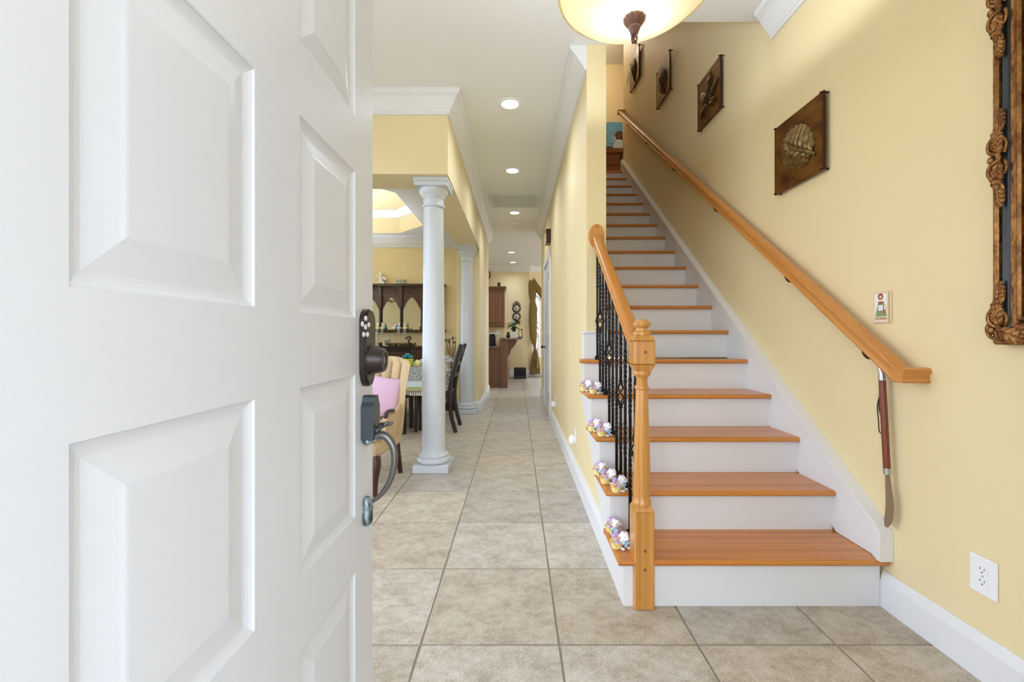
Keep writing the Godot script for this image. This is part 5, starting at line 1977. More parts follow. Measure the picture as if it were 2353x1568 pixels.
# ------------------------------------------------------------------ foyer armchair
func foyer_chair() -> void:
	# own axes: faces +z, x to the viewer's right
	var base := Vector3(-1.2, 0, -3.28)
	var turn := Basis(Vector3.UP, -0.12)
	var o := own("armchair", "tan dotted channel-back armchair with mahogany legs beside the column", "armchair", base, turn)
	var up: Material = M["tan_upholstery"]
	var b := MB.new()
	# padded back: rings going up, ribbed front
	var rows := []
	for i in 21:
		var t := i / 20.0
		var y := 0.36 + t * 0.6
		var hw := lerpf(0.26, 0.335, pow(t, 0.8)) * (1.0 if t < 0.9 else sqrt(maxf(0.02, 1.0 - pow((t - 0.9) / 0.1, 2.0) * 0.5)))
		var th := lerpf(0.075, 0.055, t) * (1.0 if t < 0.88 else sqrt(maxf(0.0, 1.0 - pow((t - 0.88) / 0.12, 2.0))))
		var zc := lerpf(-0.2, -0.3, t)
		var row := []
		for j in 57:
			var u := -1.0 + 2.0 * j / 56.0
			var rib := absf(sin(PI * (u * 0.5 + 0.5) * 7.0))
			var wing := pow(absf(u), 3.0) * 0.13
			row.append(Vector3(u * hw, y, zc + wing + th * (0.45 + 0.55 * pow(rib, 0.5)) * (1.0 - pow(absf(u), 8.0))))
		for j in 20:
			var u := 1.0 - 2.0 * j / 19.0
			var wing := pow(absf(u), 3.0) * 0.13
			row.append(Vector3(u * hw * 1.01, y, zc + wing - th * 0.8 * (1.0 - pow(absf(u), 8.0))))
		rows.append(row)
	b.grid(rows, true)
	b.face(rows[0], Vector3.DOWN)
	var bk := part(o, "backrest", b, up)
	for j in range(1, 7):
		var u := -1.0 + 2.0 * j / 7.0
		var p := []
		for i in range(0, 20):
			var t := i / 20.0
			var hw := lerpf(0.26, 0.335, pow(t, 0.8))
			var th := lerpf(0.075, 0.055, t)
			p.append(Vector3(u * hw, 0.36 + t * 0.6, lerpf(-0.2, -0.3, t) + pow(absf(u), 3.0) * 0.13 + th * 0.45 + 0.003))
		var s := MB.new()
		s.tube(p, 0.0035, 5)
		part(bk, "channel_seam", s, M["tan_seam"])
	b = MB.new()
	pillow_block(b, Vector3(0, 0.415, 0.05), Vector3(0.24, 0.065, 0.27))
	part(o, "seat_cushion", b, up)
	b = MB.new()
	b.box(Vector3(-0.245, 0.25, -0.22), Vector3(0.245, 0.37, 0.3), 0.03)
	part(o, "seat_base", b, up)
	for s in [-1.0, 1.0]:
		# upholstered side wing and wooden arm
		var sd := MB.new()
		var rr := []
		for i in 13:
			var t := i / 12.0
			var z := lerpf(-0.2, 0.16, t)
			var h := lerpf(0.64, 0.55, smoothstep(0.0, 0.6, t))
			rr.append([Vector3(s * 0.22, 0.32, z), Vector3(s * 0.25, 0.34, z), Vector3(s * 0.28, h - 0.02, z), Vector3(s * 0.265, h, z), Vector3(s * 0.245, h - 0.02, z), Vector3(s * 0.215, 0.34, z)])
		sd.grid(rr, true)
		sd.face(rr[12], Vector3(0, 0, 1))
		part(o, "side_panel", sd, up)
		var ar := MB.new()
		ar.tube(curve([Vector3(s * 0.268, 0.56, 0.02), Vector3(s * 0.27, 0.57, 0.08), Vector3(s * 0.272, 0.572, 0.14), Vector3(s * 0.274, 0.555, 0.18)], 4), 0.014, 10)
		ar.ball(Vector3(s * 0.274, 0.55, 0.178), Vector3(0.019, 0.021, 0.018), 12)
		part(o, "arm", ar, M["walnut"])
		for z in [0.26, -0.19]:
			var lg := MB.new()
			var x: float = s * (0.235 if z > 0 else 0.2)
			if z > 0:
				lg.tube(curve([Vector3(x, 0.28, z), Vector3(x + s * 0.012, 0.2, z + 0.014), Vector3(x, 0.1, z + 0.01), Vector3(x, 0.0, z + 0.012)], 4), [0.035, 0.037, 0.037, 0.036, 0.034, 0.031, 0.029, 0.027, 0.025, 0.023, 0.022, 0.021, 0.022], 4)
			else:
				lg.tube([Vector3(x, 0.27, z), Vector3(x + s * 0.01, 0.0, z - 0.06)], [0.03, 0.021], 4)
			part(o, "leg", lg, M["mahogany"])
	# pillow and plush on the seat
	var pl := own("throw_pillow", "square pink throw pillow leaning in the tan armchair", "pillow", base + turn * Vector3(0.1, 0.5, -0.02), turn * Basis(Vector3.UP, 0.5) * Basis(Vector3.RIGHT, -0.28) * Basis(Vector3.BACK, -0.22))
	b = MB.new()
	pillow(b, Vector3(0, 0.165, 0), 0.17, 0.17, 0.06)
	part(pl, "cushion", b, M["pink_cloth"])
	b = MB.new()
	b.box(Vector3(-0.1, 0.08, 0.052), Vector3(-0.04, 0.13, 0.056), 0.001)
	part(pl, "care_tag", b, M["porcelain"])
	var ps := own("plush_rabbit", "white plush rabbit sitting beside the pink pillow", "plush toy", base + turn * Vector3(-0.13, 0.48, 0.08), turn)
	b = MB.new()
	b.blob([[Vector3(0, 0.06, 0), Vector3(0, 0.12, -0.01), 0.07, 0.055], [Vector3(0.01, 0.21, 0.01), Vector3(0.01, 0.22, 0.02), 0.06, 0.055], [Vector3(0.05, 0.24, 0), Vector3(0.15, 0.225, 0.03), 0.024, 0.036], [Vector3(-0.03, 0.26, 0), Vector3(-0.07, 0.35, 0), 0.022, 0.03], [Vector3(0.04, 0.03, 0.05), Vector3(0.06, 0.03, 0.12), 0.032, 0.034], [Vector3(-0.04, 0.03, 0.05), Vector3(-0.06, 0.03, 0.12), 0.032, 0.034]], 0.013, 0.02)
	part(ps, "body", b, M["plush_white"])

func pillow_block(b: MB, c: Vector3, h: Vector3) -> void:
	var rows := []
	for i in 13:
		var t := PI * i / 12.0 - PI / 2
		var row := []
		for j in 32:
			var a := TAU * j / 32.0
			var sx := signf(cos(a)) * pow(absf(cos(a)), 0.35)
			var sz := signf(sin(a)) * pow(absf(sin(a)), 0.35)
			var k := pow(maxf(cos(t), 0.0), 0.4)
			var y := signf(sin(t)) * pow(absf(sin(t)), 0.6)
			row.append(c + Vector3(sx * k * h.x, y * h.y, sz * k * h.z))
		rows.append(row)
	b.grid(rows, true)

func pillow(b: MB, c: Vector3, w: float, h: float, t: float) -> void:
	for s in [1.0, -1.0]:
		var rows := []
		for i in 15:
			var v := -1.0 + 2.0 * i / 14.0
			var row := []
			for j in 15:
				var u := -1.0 + 2.0 * j / 14.0
				var k := 1.0 - 0.1 * (1.0 - v * v * v * v) * absf(u) * absf(u)
				var m := 1.0 - 0.1 * (1.0 - u * u * u * u) * v * v
				row.append(c + Vector3(u * w * k, v * h * m, s * t * pow((1.0 - u * u) * (1.0 - v * v), 0.45)))
			rows.append(row)
		b.grid(rows, false, Vector3(0, 0, s))

# ------------------------------------------------------------------ dining room
func dining_chair(at: Vector3, yaw: float, label: String) -> Node3D:
	# own axes: the sitter faces +z
	var o := own("dining_chair", label, "chair", at, Basis(Vector3.UP, yaw), "dark dining chairs around the table")
	var m: Material = M["espresso"]
	var b := MB.new()
	b.box(Vector3(-0.22, 0.44, -0.2), Vector3(0.22, 0.48, 0.22), 0.012)
	part(o, "seat", b, m)
	for s in [-1.0, 1.0]:
		b = MB.new()
		b.tube(curve([Vector3(s * 0.205, 0.0, -0.27), Vector3(s * 0.205, 0.22, -0.215), Vector3(s * 0.205, 0.46, -0.2), Vector3(s * 0.205, 0.75, -0.25), Vector3(s * 0.205, 1.03, -0.33)], 5), 0.024, 4)
		part(o, "back_post", b, m)
		b = MB.new()
		b.tube([Vector3(s * 0.19, 0.45, 0.19), Vector3(s * 0.19, 0.0, 0.2)], [0.026, 0.018], 4)
		part(o, "leg", b, m)
	for q in [[0.98, 0.9], [0.82, 0.77], [0.68, 0.64]]:
		b = MB.new()
		var z0: float = -0.2 - (q[1] - 0.46) * 0.22
		var z1: float = -0.2 - (q[0] - 0.46) * 0.22
		b.prism([Vector2(z0 - 0.012, q[1]), Vector2(z0 + 0.012, q[1]), Vector2(z1 + 0.012, q[0]), Vector2(z1 - 0.012, q[0])], Vector3.ZERO, Vector3(0, 0, 1), Vector3.UP, Vector3.RIGHT, -0.2, 0.2)
		part(o, "slat", b, m)
	b = MB.new()
	b.box(Vector3(-0.19, 0.38, 0.18), Vector3(0.19, 0.44, 0.2), 0.003)
	part(o, "apron", b, m)
	return o

func dining() -> void:
	# table under its cloth
	var x0 := -3.3
	var x1 := -1.02
	var da := 4.95
	var db := 6.05
	var t := thing("dining_table", "dark dining table hidden under a floral cloth", "table", Vector3((x0 + x1) * 0.5, 0, -(da + db) * 0.5))
	part(t, "tabletop", bx(x0, x1, 0.715, 0.75, da, db, 0.008), M["walnut"])
	for q in [[x0 + 0.12, da + 0.12], [x1 - 0.12, da + 0.12], [x0 + 0.12, db - 0.12], [x1 - 0.12, db - 0.12]]:
		var b := MB.new()
		b.lathe([Vector2(0.0, 0.0), Vector2(0.03, 0.0), Vector2(0.04, 0.05), Vector2(0.03, 0.12), Vector2(0.045, 0.4), Vector2(0.035, 0.52), Vector2(0.05, 0.56), Vector2(0.05, 0.715)], 18, Vector3(q[0], 0, -q[1]))
		part(t, "leg", b, M["walnut_post"])
	var cl := thing("tablecloth", "floral tablecloth with pale blue band and tasselled green border", "tablecloth", Vector3((x0 + x1) * 0.5, 0.75, -(da + db) * 0.5))
	part(cl, "cloth_top", bx(x0 - 0.01, x1 + 0.01, 0.751, 0.757, da - 0.01, db + 0.01, 0.002), M["floral_cloth"])
	var bands := [[0.755, 0.60, 0.0, "floral_drop", "floral_cloth"], [0.60, 0.535, 0.012, "blue_band", "pale_blue_cloth"], [0.535, 0.49, 0.018, "green_border", "green_border_cloth"]]
	for q in bands:
		var b := MB.new()
		cloth_drop(b, x0, x1, da, db, q[0], q[1])
		part(cl, q[3], b, M[q[4]])
	var fr := MB.new()
	for i in 90:
		var s := i / 89.0
		var p := Vector3(lerpf(x0 - 0.01, x1 + 0.02, s), 0.49, -(da - 0.03))
		fr.lathe([Vector2(0.012, -0.055), Vector2(0.009, -0.02), Vector2(0.005, 0.0)], 5, p)
	for i in 40:
		var s := i / 39.0
		fr.lathe([Vector2(0.012, -0.055), Vector2(0.009, -0.02), Vector2(0.005, 0.0)], 5, Vector3(x1 + 0.03, 0.49, -lerpf(da, db, s)))
	var fp := part(cl, "tassel_fringe", fr, M["fringe_white"])
	fp.set_meta("kind", "stuff")
	# bench tucked under the near side
	var bn := thing("dining_bench", "dark wooden bench tucked under the near side of the table", "bench", Vector3(-1.55, 0, -5.02))
	part(bn, "bench_seat", bx(-1.95, -1.25, 0.41, 0.45, 4.83, 5.22, 0.01), M["espresso"])
	for q in [[-1.9, 4.86], [-1.29, 4.86], [-1.9, 5.19], [-1.29, 5.19], [-1.38, 4.9]]:
		var b := MB.new()
		b.tube([Vector3(q[0], 0.41, -q[1]), Vector3(q[0], 0.0, -q[1])], [0.032, 0.024], 4)
		part(bn, "leg", b, M["mahogany"] if q[0] == -1.38 else M["espresso"])
	dining_chair(Vector3(-0.98, 0, -5.15), -PI / 2, "dark ladder-back chair at the table end beside the near column")
	dining_chair(Vector3(-1.72, 0, -6.32), PI, "dark ladder-back chair on the mirror side of the table")
	dining_chair(Vector3(-2.42, 0, -6.32), PI, "dark ladder-back chair on the mirror side, nearer the window wall")
	# things on the table
	var bx1 := solid("gift_box", bx(-1.43, -1.25, 0.757, 0.85, 5.02, 5.16, 0.006), M["lime"], "small lime green box on the dining table", "box")
	var bow := MB.new()
	for q in [[-0.035, 0.0], [0.035, 0.0], [0.0, 0.025]]:
		bow.ball(Vector3(-1.31 + q[0], 0.875 + q[1], -5.1), Vector3(0.036, 0.022, 0.025), 10)
	solid("ribbon_bow", bow, M["teal"], "teal ribbon bow on top of the lime box", "bow")
	for q in [[-1.19, 5.08, "pale_yellow", "pale yellow egg on the dining table beside the lime box"], [-1.17, 5.24, "mint", "mint green egg on the dining table beside the yellow egg"]]:
		var b := MB.new()
		b.ball(Vector3(q[0], 0.80, -q[1]), Vector3(0.035, 0.043, 0.035), 14)
		solid("easter_egg", b, M[q[2]], q[3], "egg", "eggs on the dining table")
	doll(Vector3(-0.875, 0.48, -5.27), "teal", "seated cloth doll with teal bow on the end chair", -1.5, 1.5)
	doll(Vector3(-0.855, 0.48, -5.0), "lilac", "seated cloth doll with lilac ribbon on the end chair", -1.3, 1.1)
	# floor vase by the pier
	var v := thing("floor_vase", "tall blue-grey vase on a dark stand by the pier", "vase", Vector3(-0.99, 0, -6.5))
	part(v, "stand", bx(-1.12, -0.9, 0.0, 0.1, 6.38, 6.62, 0.01), M["black_matt"])
	var vb := MB.new()
	vb.lathe([Vector2(0.0, 0.1), Vector2(0.07, 0.1), Vector2(0.1, 0.2), Vector2(0.095, 0.35), Vector2(0.05, 0.5), Vector2(0.035, 0.58), Vector2(0.05, 0.62), Vector2(0.04, 0.62)], 28, Vector3(-1.0, 0, -6.5))
	part(v, "body", vb, M["vase_blue"])
	var fl := MB.new()
	for i in 9:
		var a := i * 2.4
		fl.tube([Vector3(-1.0, 0.6, -6.5), Vector3(-1.0 + cos(a) * 0.04, 0.85, -6.5 + sin(a) * 0.04), Vector3(-1.0 + cos(a) * 0.09, 1.02 + 0.03 * (i % 3), -6.5 + sin(a) * 0.09)], 0.004, 5)
		fl.ball(Vector3(-1.0 + cos(a) * 0.09, 1.03 + 0.03 * (i % 3), -6.5 + sin(a) * 0.09), Vector3(0.02, 0.025, 0.02), 8)
	part(v, "dried_stems", fl, M["dried_brown"])
	sideboard()
	arch_mirror()
	added_chandelier()

func added_chandelier() -> void:
	var c := Vector3(-3.07, 3.5, -6.64)  # whole fitting added behind the door to brighten the dining room
	var o := thing("added_chandelier", "added unseen bronze hanging lamp with frosted shades under the tray recess", "added_chandelier", Vector3(c.x, 1.9, c.z))
	var b := MB.new()
	b.lathe([Vector2(0.0, 1.9), Vector2(0.03, 1.93), Vector2(0.05, 2.0), Vector2(0.02, 2.1), Vector2(0.012, 2.2), Vector2(0.012, 3.46), Vector2(0.07, 3.48), Vector2(0.07, 3.5)], 20, Vector3(c.x, 0, c.z))
	part(o, "stem", b, M["dark_bronze"])
	for i in 5:
		var a := TAU * i / 5.0
		var u := Vector3(cos(a), 0, sin(a))
		var p := Vector3(c.x, 0, c.z)
		b = MB.new()
		b.tube(curve([p + Vector3(0, 2.02, 0), p + u * 0.15 + Vector3(0, 1.93, 0), p + u * 0.32 + Vector3(0, 1.97, 0), p + u * 0.36 + Vector3(0, 2.06, 0)], 5), 0.01, 8)
		part(o, "arm", b, M["dark_bronze"])
		b = MB.new()
		b.lathe([Vector2(0.025, 2.07), Vector2(0.055, 2.12), Vector2(0.08, 2.2)], 20, p + u * 0.36)
		part(o, "lamp_shade", b, M["bowl_lip"])
		b = MB.new()
		b.ball(p + u * 0.36 + Vector3(0, 2.14, 0), Vector3(0.025, 0.032, 0.025), 12)
		part(o, "bulb", b, M["bulb_glow"])
		omni(p + u * 0.36 + Vector3(0, 2.14, 0), ADDED_CHAND, 0.03, LAMP, "added_chandelier_light")

const ADDED_CHAND := 0.78

func cloth_drop(b: MB, x0: float, x1: float, da: float, db: float, y1: float, y0: float) -> void:
	var pts := []
	var n := 240
	var w := x1 - x0
	var h := db - da
	var per := 2.0 * (w + h)
	for i in n:
		var s := per * i / n
		var p: Vector2
		var nn: Vector2
		if s < w:
			p = Vector2(x0 + s, -da); nn = Vector2(0, 1)
		elif s < w + h:
			p = Vector2(x1, -da - (s - w)); nn = Vector2(1, 0)
		elif s < 2 * w + h:
			p = Vector2(x1 - (s - w - h), -db); nn = Vector2(0, -1)
		else:
			p = Vector2(x0, -db + (s - 2 * w - h)); nn = Vector2(-1, 0)
		pts.append([p, nn, s])
	var rows := []
	for y in [y1, (y0 + y1) * 0.5, y0]:
		var row := []
		var f := clampf((0.755 - y) / 0.26, 0, 1)
		for q in pts:
			var o: float = 0.012 + f * (0.018 + 0.014 * sin(q[2] * 16.0))
			row.append(Vector3(q[0].x + q[1].x * o, y, q[0].y + q[1].y * o))
		rows.append(row)
	b.grid(rows, true)

func doll(at: Vector3, ribbon: String, label: String, yaw: float, k: float) -> void:
	var o := own("cloth_doll", label, "doll", at, Basis(Vector3.UP, yaw).scaled(Vector3.ONE * k), "cloth dolls by the dining table")
	var b := MB.new()
	b.blob([[Vector3(0, 0.03, 0), Vector3(0, 0.12, 0), 0.055, 0.04], [Vector3(0.03, 0.02, 0.03), Vector3(0.05, 0.015, 0.12), 0.02, 0.016], [Vector3(-0.03, 0.02, 0.03), Vector3(-0.05, 0.015, 0.12), 0.02, 0.016], [Vector3(0.04, 0.12, 0), Vector3(0.08, 0.06, 0.04), 0.018, 0.014], [Vector3(-0.04, 0.12, 0), Vector3(-0.08, 0.06, 0.04), 0.018, 0.014]], 0.009, 0.012)
	part(o, "dress", b, M["floral_cloth"])
	b = MB.new()
	b.ball(Vector3(0, 0.2, 0.005), Vector3(0.048, 0.05, 0.046), 16)
	part(o, "head", b, M["cream_stone"])
	b = MB.new()
	b.lathe([Vector2(0.085, 0.0), Vector2(0.08, 0.008), Vector2(0.05, 0.012), Vector2(0.046, 0.035), Vector2(0.0, 0.05)], 20, Vector3(0, 0.22, -0.005))
	part(o, "hat", b, M["floral_cloth"])
	b = MB.new()
	for s in [-1.0, 1.0]:
		b.ball(Vector3(s * 0.04, 0.15, 0.045), Vector3(0.036, 0.02, 0.014), 10)
	b.ball(Vector3(0, 0.15, 0.05), Vector3(0.012, 0.014, 0.012), 8)
	part(o, "ribbon", b, M[ribbon])

func sideboard() -> void:
	var o := thing("sideboard", "long dark sideboard against the dining room back wall", "sideboard", Vector3(-2.5, 0, -8.05))
	part(o, "carcass", bx(-3.6, -1.45, 0.08, 0.9, 7.86, 8.3, 0.004), M["walnut"])
	part(o, "top", bx(-3.64, -1.41, 0.9, 0.93, 7.82, 8.3, 0.006), M["walnut"])
	for i in 4:
		var x := -3.57 + i * 0.53
		var d := part(o, "door", bx(x, x + 0.5, 0.12, 0.86, 7.842, 7.86, 0.003), M["walnut_post"])
		var k := MB.new()
		k.ball(Vector3(x + 0.45, 0.55, -7.832), Vector3(0.014, 0.014, 0.014), 10)
		part(d, "knob", k, M["brass_dark"])
	for q in [[-3.55, 7.9], [-1.5, 7.9], [-3.55, 8.26], [-1.5, 8.26]]:
		part(o, "foot", bx(q[0] - 0.03, q[0] + 0.03, 0.0, 0.08, q[1] - 0.03, q[1] + 0.03), M["walnut"])
	# on the sideboard
	var fv := thing("flower_vase", "small brown vase of dried flowers on the sideboard", "vase", px(940, 791, 8.0))
	var c := Vector3(px(940, 791, 8.0).x, 0.93, -8.0)
	fv.position = c
	org[fv] = c
	var b := MB.new()
	b.lathe([Vector2(0.0, 0.0), Vector2(0.03, 0.0), Vector2(0.045, 0.03), Vector2(0.02, 0.07), Vector2(0.026, 0.085)], 18, c)
	part(fv, "vase", b, M["brass_dark"])
	b = MB.new()
	for i in 12:
		var a := i * 2.4
		var r := 0.03 + 0.05 * ((i * 7) % 5) / 5.0
		b.tube([c + Vector3(0, 0.08, 0), c + Vector3(cos(a) * r, 0.14 + 0.012 * (i % 4), sin(a) * r)], 0.003, 5)
		b.ball(c + Vector3(cos(a) * r, 0.145 + 0.012 * (i % 4), sin(a) * r), Vector3(0.016, 0.013, 0.016), 7)
	part(fv, "dried_flowers", b, M["dried_brown"])
	var jr := px(861, 793, 7.95)
	jr.y = 0.93
	b = MB.new()
	b.lathe([Vector2(0.0, 0.0), Vector2(0.06, 0.0), Vector2(0.065, 0.02), Vector2(0.065, 0.15), Vector2(0.045, 0.19), Vector2(0.045, 0.21), Vector2(0.02, 0.225), Vector2(0.0, 0.25)], 24, jr)
	solid("lidded_jar", b, M["porcelain"], "white lidded jar on the sideboard", "jar")
	for q in [[888.0, 0.03, "white upright book on the sideboard beside the lidded jar"], [893.0, 0.022, "thin white upright book on the sideboard"]]:
		var p := px(q[0], 800, 7.95)
		var m := thing("book", q[2], "book", Vector3(p.x, 0.93, p.z), "white books on the sideboard")
		part(m, "cover", bx(p.x - q[1] * 0.5, p.x + q[1] * 0.5, 0.93, 1.07, 7.9, 8.05, 0.002), M["porcelain"])
		part(m, "spine_band", bx(p.x - q[1] * 0.3, p.x + q[1] * 0.3, 0.95, 1.05, 7.897, 7.9), M["black_ink"])
	# driftwood garland
	b = MB.new()
	for i in 26:
		var s := i / 25.0
		var p := Vector3(lerpf(-2.42, -1.9, s), 0.95 + 0.012 * sin(i * 2.1), -7.93 + 0.03 * sin(i * 1.3))
		b.ball(p + Vector3(0, 0.012, 0), Vector3(0.034, 0.022 + 0.006 * (i % 3), 0.03), 8, Basis(Vector3.UP, i * 1.1))
	solid("dried_garland", b, M["dried_brown"], "knobbly dried garland lying along the sideboard", "garland")

func arch_mirror() -> void:
	# carved wall shelf with pointed arches in front of mirror glass
	var d := 8.33
	var z := -(d - 0.0)
	var o := thing("arched_mirror", "carved dark wood wall mirror with a row of scalloped arches", "mirror", Vector3(-2.55, 1.19, z))
	var xs := []
	for i in 6:
		xs.append(-3.47 + 0.405 * i)
	var xl: float = xs[0] - 0.03
	var xr: float = xs[5] + 0.03
	part(o, "mirror_glass", bx(xl + 0.02, xr - 0.02, 1.2, 2.0, d - 0.02, d), M["mirror"])
	part(o, "cornice", bx(xl - 0.03, xr + 0.03, 2.08, 2.135, d - 0.12, d, 0.01), M["walnut"])
	part(o, "shelf", bx(xl - 0.03, xr + 0.03, 1.19, 1.245, d - 0.13, d, 0.006), M["walnut"])
	part(o, "frieze", bx(xl, xr, 1.93, 2.08, d - 0.05, d - 0.02), M["walnut"])
	for x in xs:
		var b := MB.new()
		b.box(Vector3(x - 0.033, 1.245, -(d - 0.02)), Vector3(x + 0.033, 1.3, -(d - 0.1)), 0.004)
		b.lathe([Vector2(0.028, 1.3), Vector2(0.02, 1.33), Vector2(0.026, 1.42), Vector2(0.022, 1.5), Vector2(0.028, 1.53), Vector2(0.022, 1.56), Vector2(0.03, 1.68)], 14, Vector3(x, 0, -(d - 0.06)))
		b.box(Vector3(x - 0.035, 1.68, -(d - 0.02)), Vector3(x + 0.035, 2.08, -(d - 0.095)), 0.005)
		part(o, "pilaster", b, M["walnut_post"])
	for i in 5:
		# spandrel with a scalloped arch cut out of it
		var a: float = xs[i] + 0.033
		var c: float = xs[i + 1] - 0.033
		var m := (a + c) * 0.5
		var hw := (c - a) * 0.5
		var poly := [Vector2(a, 1.93), Vector2(a, 1.66)]
		for k in 25:
			var s := k / 24.0
			var u := -1.0 + 2.0 * s
			var sc := 0.012 * absf(sin(s * PI * 9.0))
			poly.append(Vector2(m + u * (hw - 0.012), 1.66 + (1.0 - pow(absf(u), 1.7)) * 0.21 - sc * 0.0 + sc))
		poly.append(Vector2(c, 1.66)); poly.append(Vector2(c, 1.93))
		var b := MB.new()
		b.prism(poly, Vector3(0, 0, -(d - 0.02)), Vector3.RIGHT, Vector3.UP, Vector3(0, 0, 1), 0.0, 0.03, 0.99)
		part(o, "scalloped_arch", b, M["walnut_post"])
		var k2 := MB.new()
		for r in 4:
			for q in 13:
				k2.ball(Vector3(a + 0.02 + (q + 0.5 * (r % 2)) * (2.0 * hw - 0.04) / 13.0, 1.955 + r * 0.03, -(d - 0.05)), Vector3(0.009, 0.009, 0.009), 6)
		var f := part(o, "fretwork", k2, M["walnut"])
		f.set_meta("kind", "stuff")
	# on top of it
	var p := px(876, 650, d - 0.06)
	var b := MB.new()
	p.y = 2.135
	b.blob([[p + Vector3(0, 0.04, 0), p + Vector3(0, 0.12, 0), 0.05, 0.035], [p + Vector3(0, 0.185, 0.005), p + Vector3(0, 0.19, 0.005), 0.04, 0.038], [p + Vector3(0.05, 0.13, 0), p + Vector3(0.085, 0.09, 0.02), 0.02, 0.025], [p + Vector3(-0.05, 0.13, -0.01), p + Vector3(-0.1, 0.17, -0.02), 0.02, 0.015], [p + Vector3(0.04, 0.02, 0.03), p + Vector3(0.07, 0.02, 0.05), 0.024, 0.02], [p + Vector3(-0.04, 0.02, 0.03), p + Vector3(-0.07, 0.02, 0.05), 0.024, 0.02]], 0.01, 0.012)
	solid("cherub_figurine", b, M["porcelain"], "white cherub figurine on top of the carved mirror", "figurine")
	p = px(922, 652, d - 0.07)
	p.y = 2.135
	var cr := thing("silver_crown", "openwork silver crown dish on top of the carved mirror", "dish", p)
	b = MB.new()
	b.lathe([Vector2(0.0, 0.0), Vector2(0.09, 0.0), Vector2(0.1, 0.012), Vector2(0.085, 0.02)], 24, p)
	part(cr, "base", b, M["mint"])
	b = MB.new()
	for i in 9:
		var a := TAU * i / 9.0
		b.tube(arc(p + Vector3(cos(a) * 0.085, 0.05, sin(a) * 0.085 * 0.6), Vector3(-sin(a), 0, cos(a) * 0.6).normalized(), Vector3.UP, 0.03, 0.0, TAU, 10), 0.006, 5, false)
	part(cr, "openwork", b, M["silver"])
	# little dolls sitting on the shelf edge
	var who := [[868.0, "pale_yellow", "tiny yellow rabbit doll sitting on the mirror shelf beside the mint one"], [879.0, "mint", "tiny mint rabbit doll sitting on the mirror shelf"], [917.0, "baby_blue", "tiny blue rabbit doll sitting on the mirror shelf"], [931.0, "pale_yellow", "tiny yellow rabbit doll sitting on the mirror shelf beside the blue one"]]
	for q in who:
		var s := px(q[0], 757, d - 0.115)
		s.y = 1.245
		var e := own("shelf_doll", q[2], "doll", s, Basis(), "rabbit dolls on the mirror shelf")
		var m := MB.new()
		m.blob([[Vector3(0, 0.03, 0), Vector3(0, 0.05, 0), 0.034, 0.022], [Vector3(0.025, 0.045, 0), Vector3(0.04, 0.025, 0.01), 0.01, 0.01], [Vector3(-0.025, 0.045, 0), Vector3(-0.04, 0.025, 0.01), 0.01, 0.01]], 0.007, 0.01)
		part(e, "dress", m, M[q[1]])
		m = MB.new()
		m.blob([[Vector3(0, 0.088, 0), Vector3(0, 0.09, 0), 0.022, 0.02], [Vector3(0.01, 0.1, 0), Vector3(0.016, 0.135, 0), 0.007, 0.008], [Vector3(-0.01, 0.1, 0), Vector3(-0.016, 0.135, 0), 0.007, 0.008]], 0.006, 0.006)
		part(e, "head", m, M["porcelain"])
		for t in [-1.0, 1.0]:
			m = MB.new()
			m.tube([Vector3(t * 0.014, 0.012, 0.02), Vector3(t * 0.014, 0.008, 0.04), Vector3(t * 0.016, -0.07, 0.045), Vector3(t * 0.018, -0.085, 0.055)], [0.006, 0.006, 0.005, 0.009], 6)
			part(e, "leg", m, M["porcelain"])
	for q in [[857.5, 0.05, "small white ornament on the shelf in front of the plant reflection"], [907.0, 0.085, "white teapot ornament on the shelf beside the blue doll"], [942.0, 0.045, "small white duck ornament at the pilaster on the mirror shelf"]]:
		var s := px(q[0], 757, d - 0.075)
		s.y = 1.245
		var m := MB.new()
		var h: float = q[1]
		m.blob([[s + Vector3(0, h * 0.4, 0), s + Vector3(0, h * 0.5, 0), h * 0.42, h * 0.4], [s + Vector3(h * 0.2, h, 0), s + Vector3(h * 0.25, h, 0), h * 0.26, h * 0.24], [s + Vector3(-h * 0.4, h * 0.5, 0), s + Vector3(-h * 0.7, h * 0.8, 0), h * 0.12, h * 0.1]], 0.008, 0.01)
		solid("shelf_ornament", m, M["porcelain"], q[2], "ornament", "white ornaments on the mirror shelf")

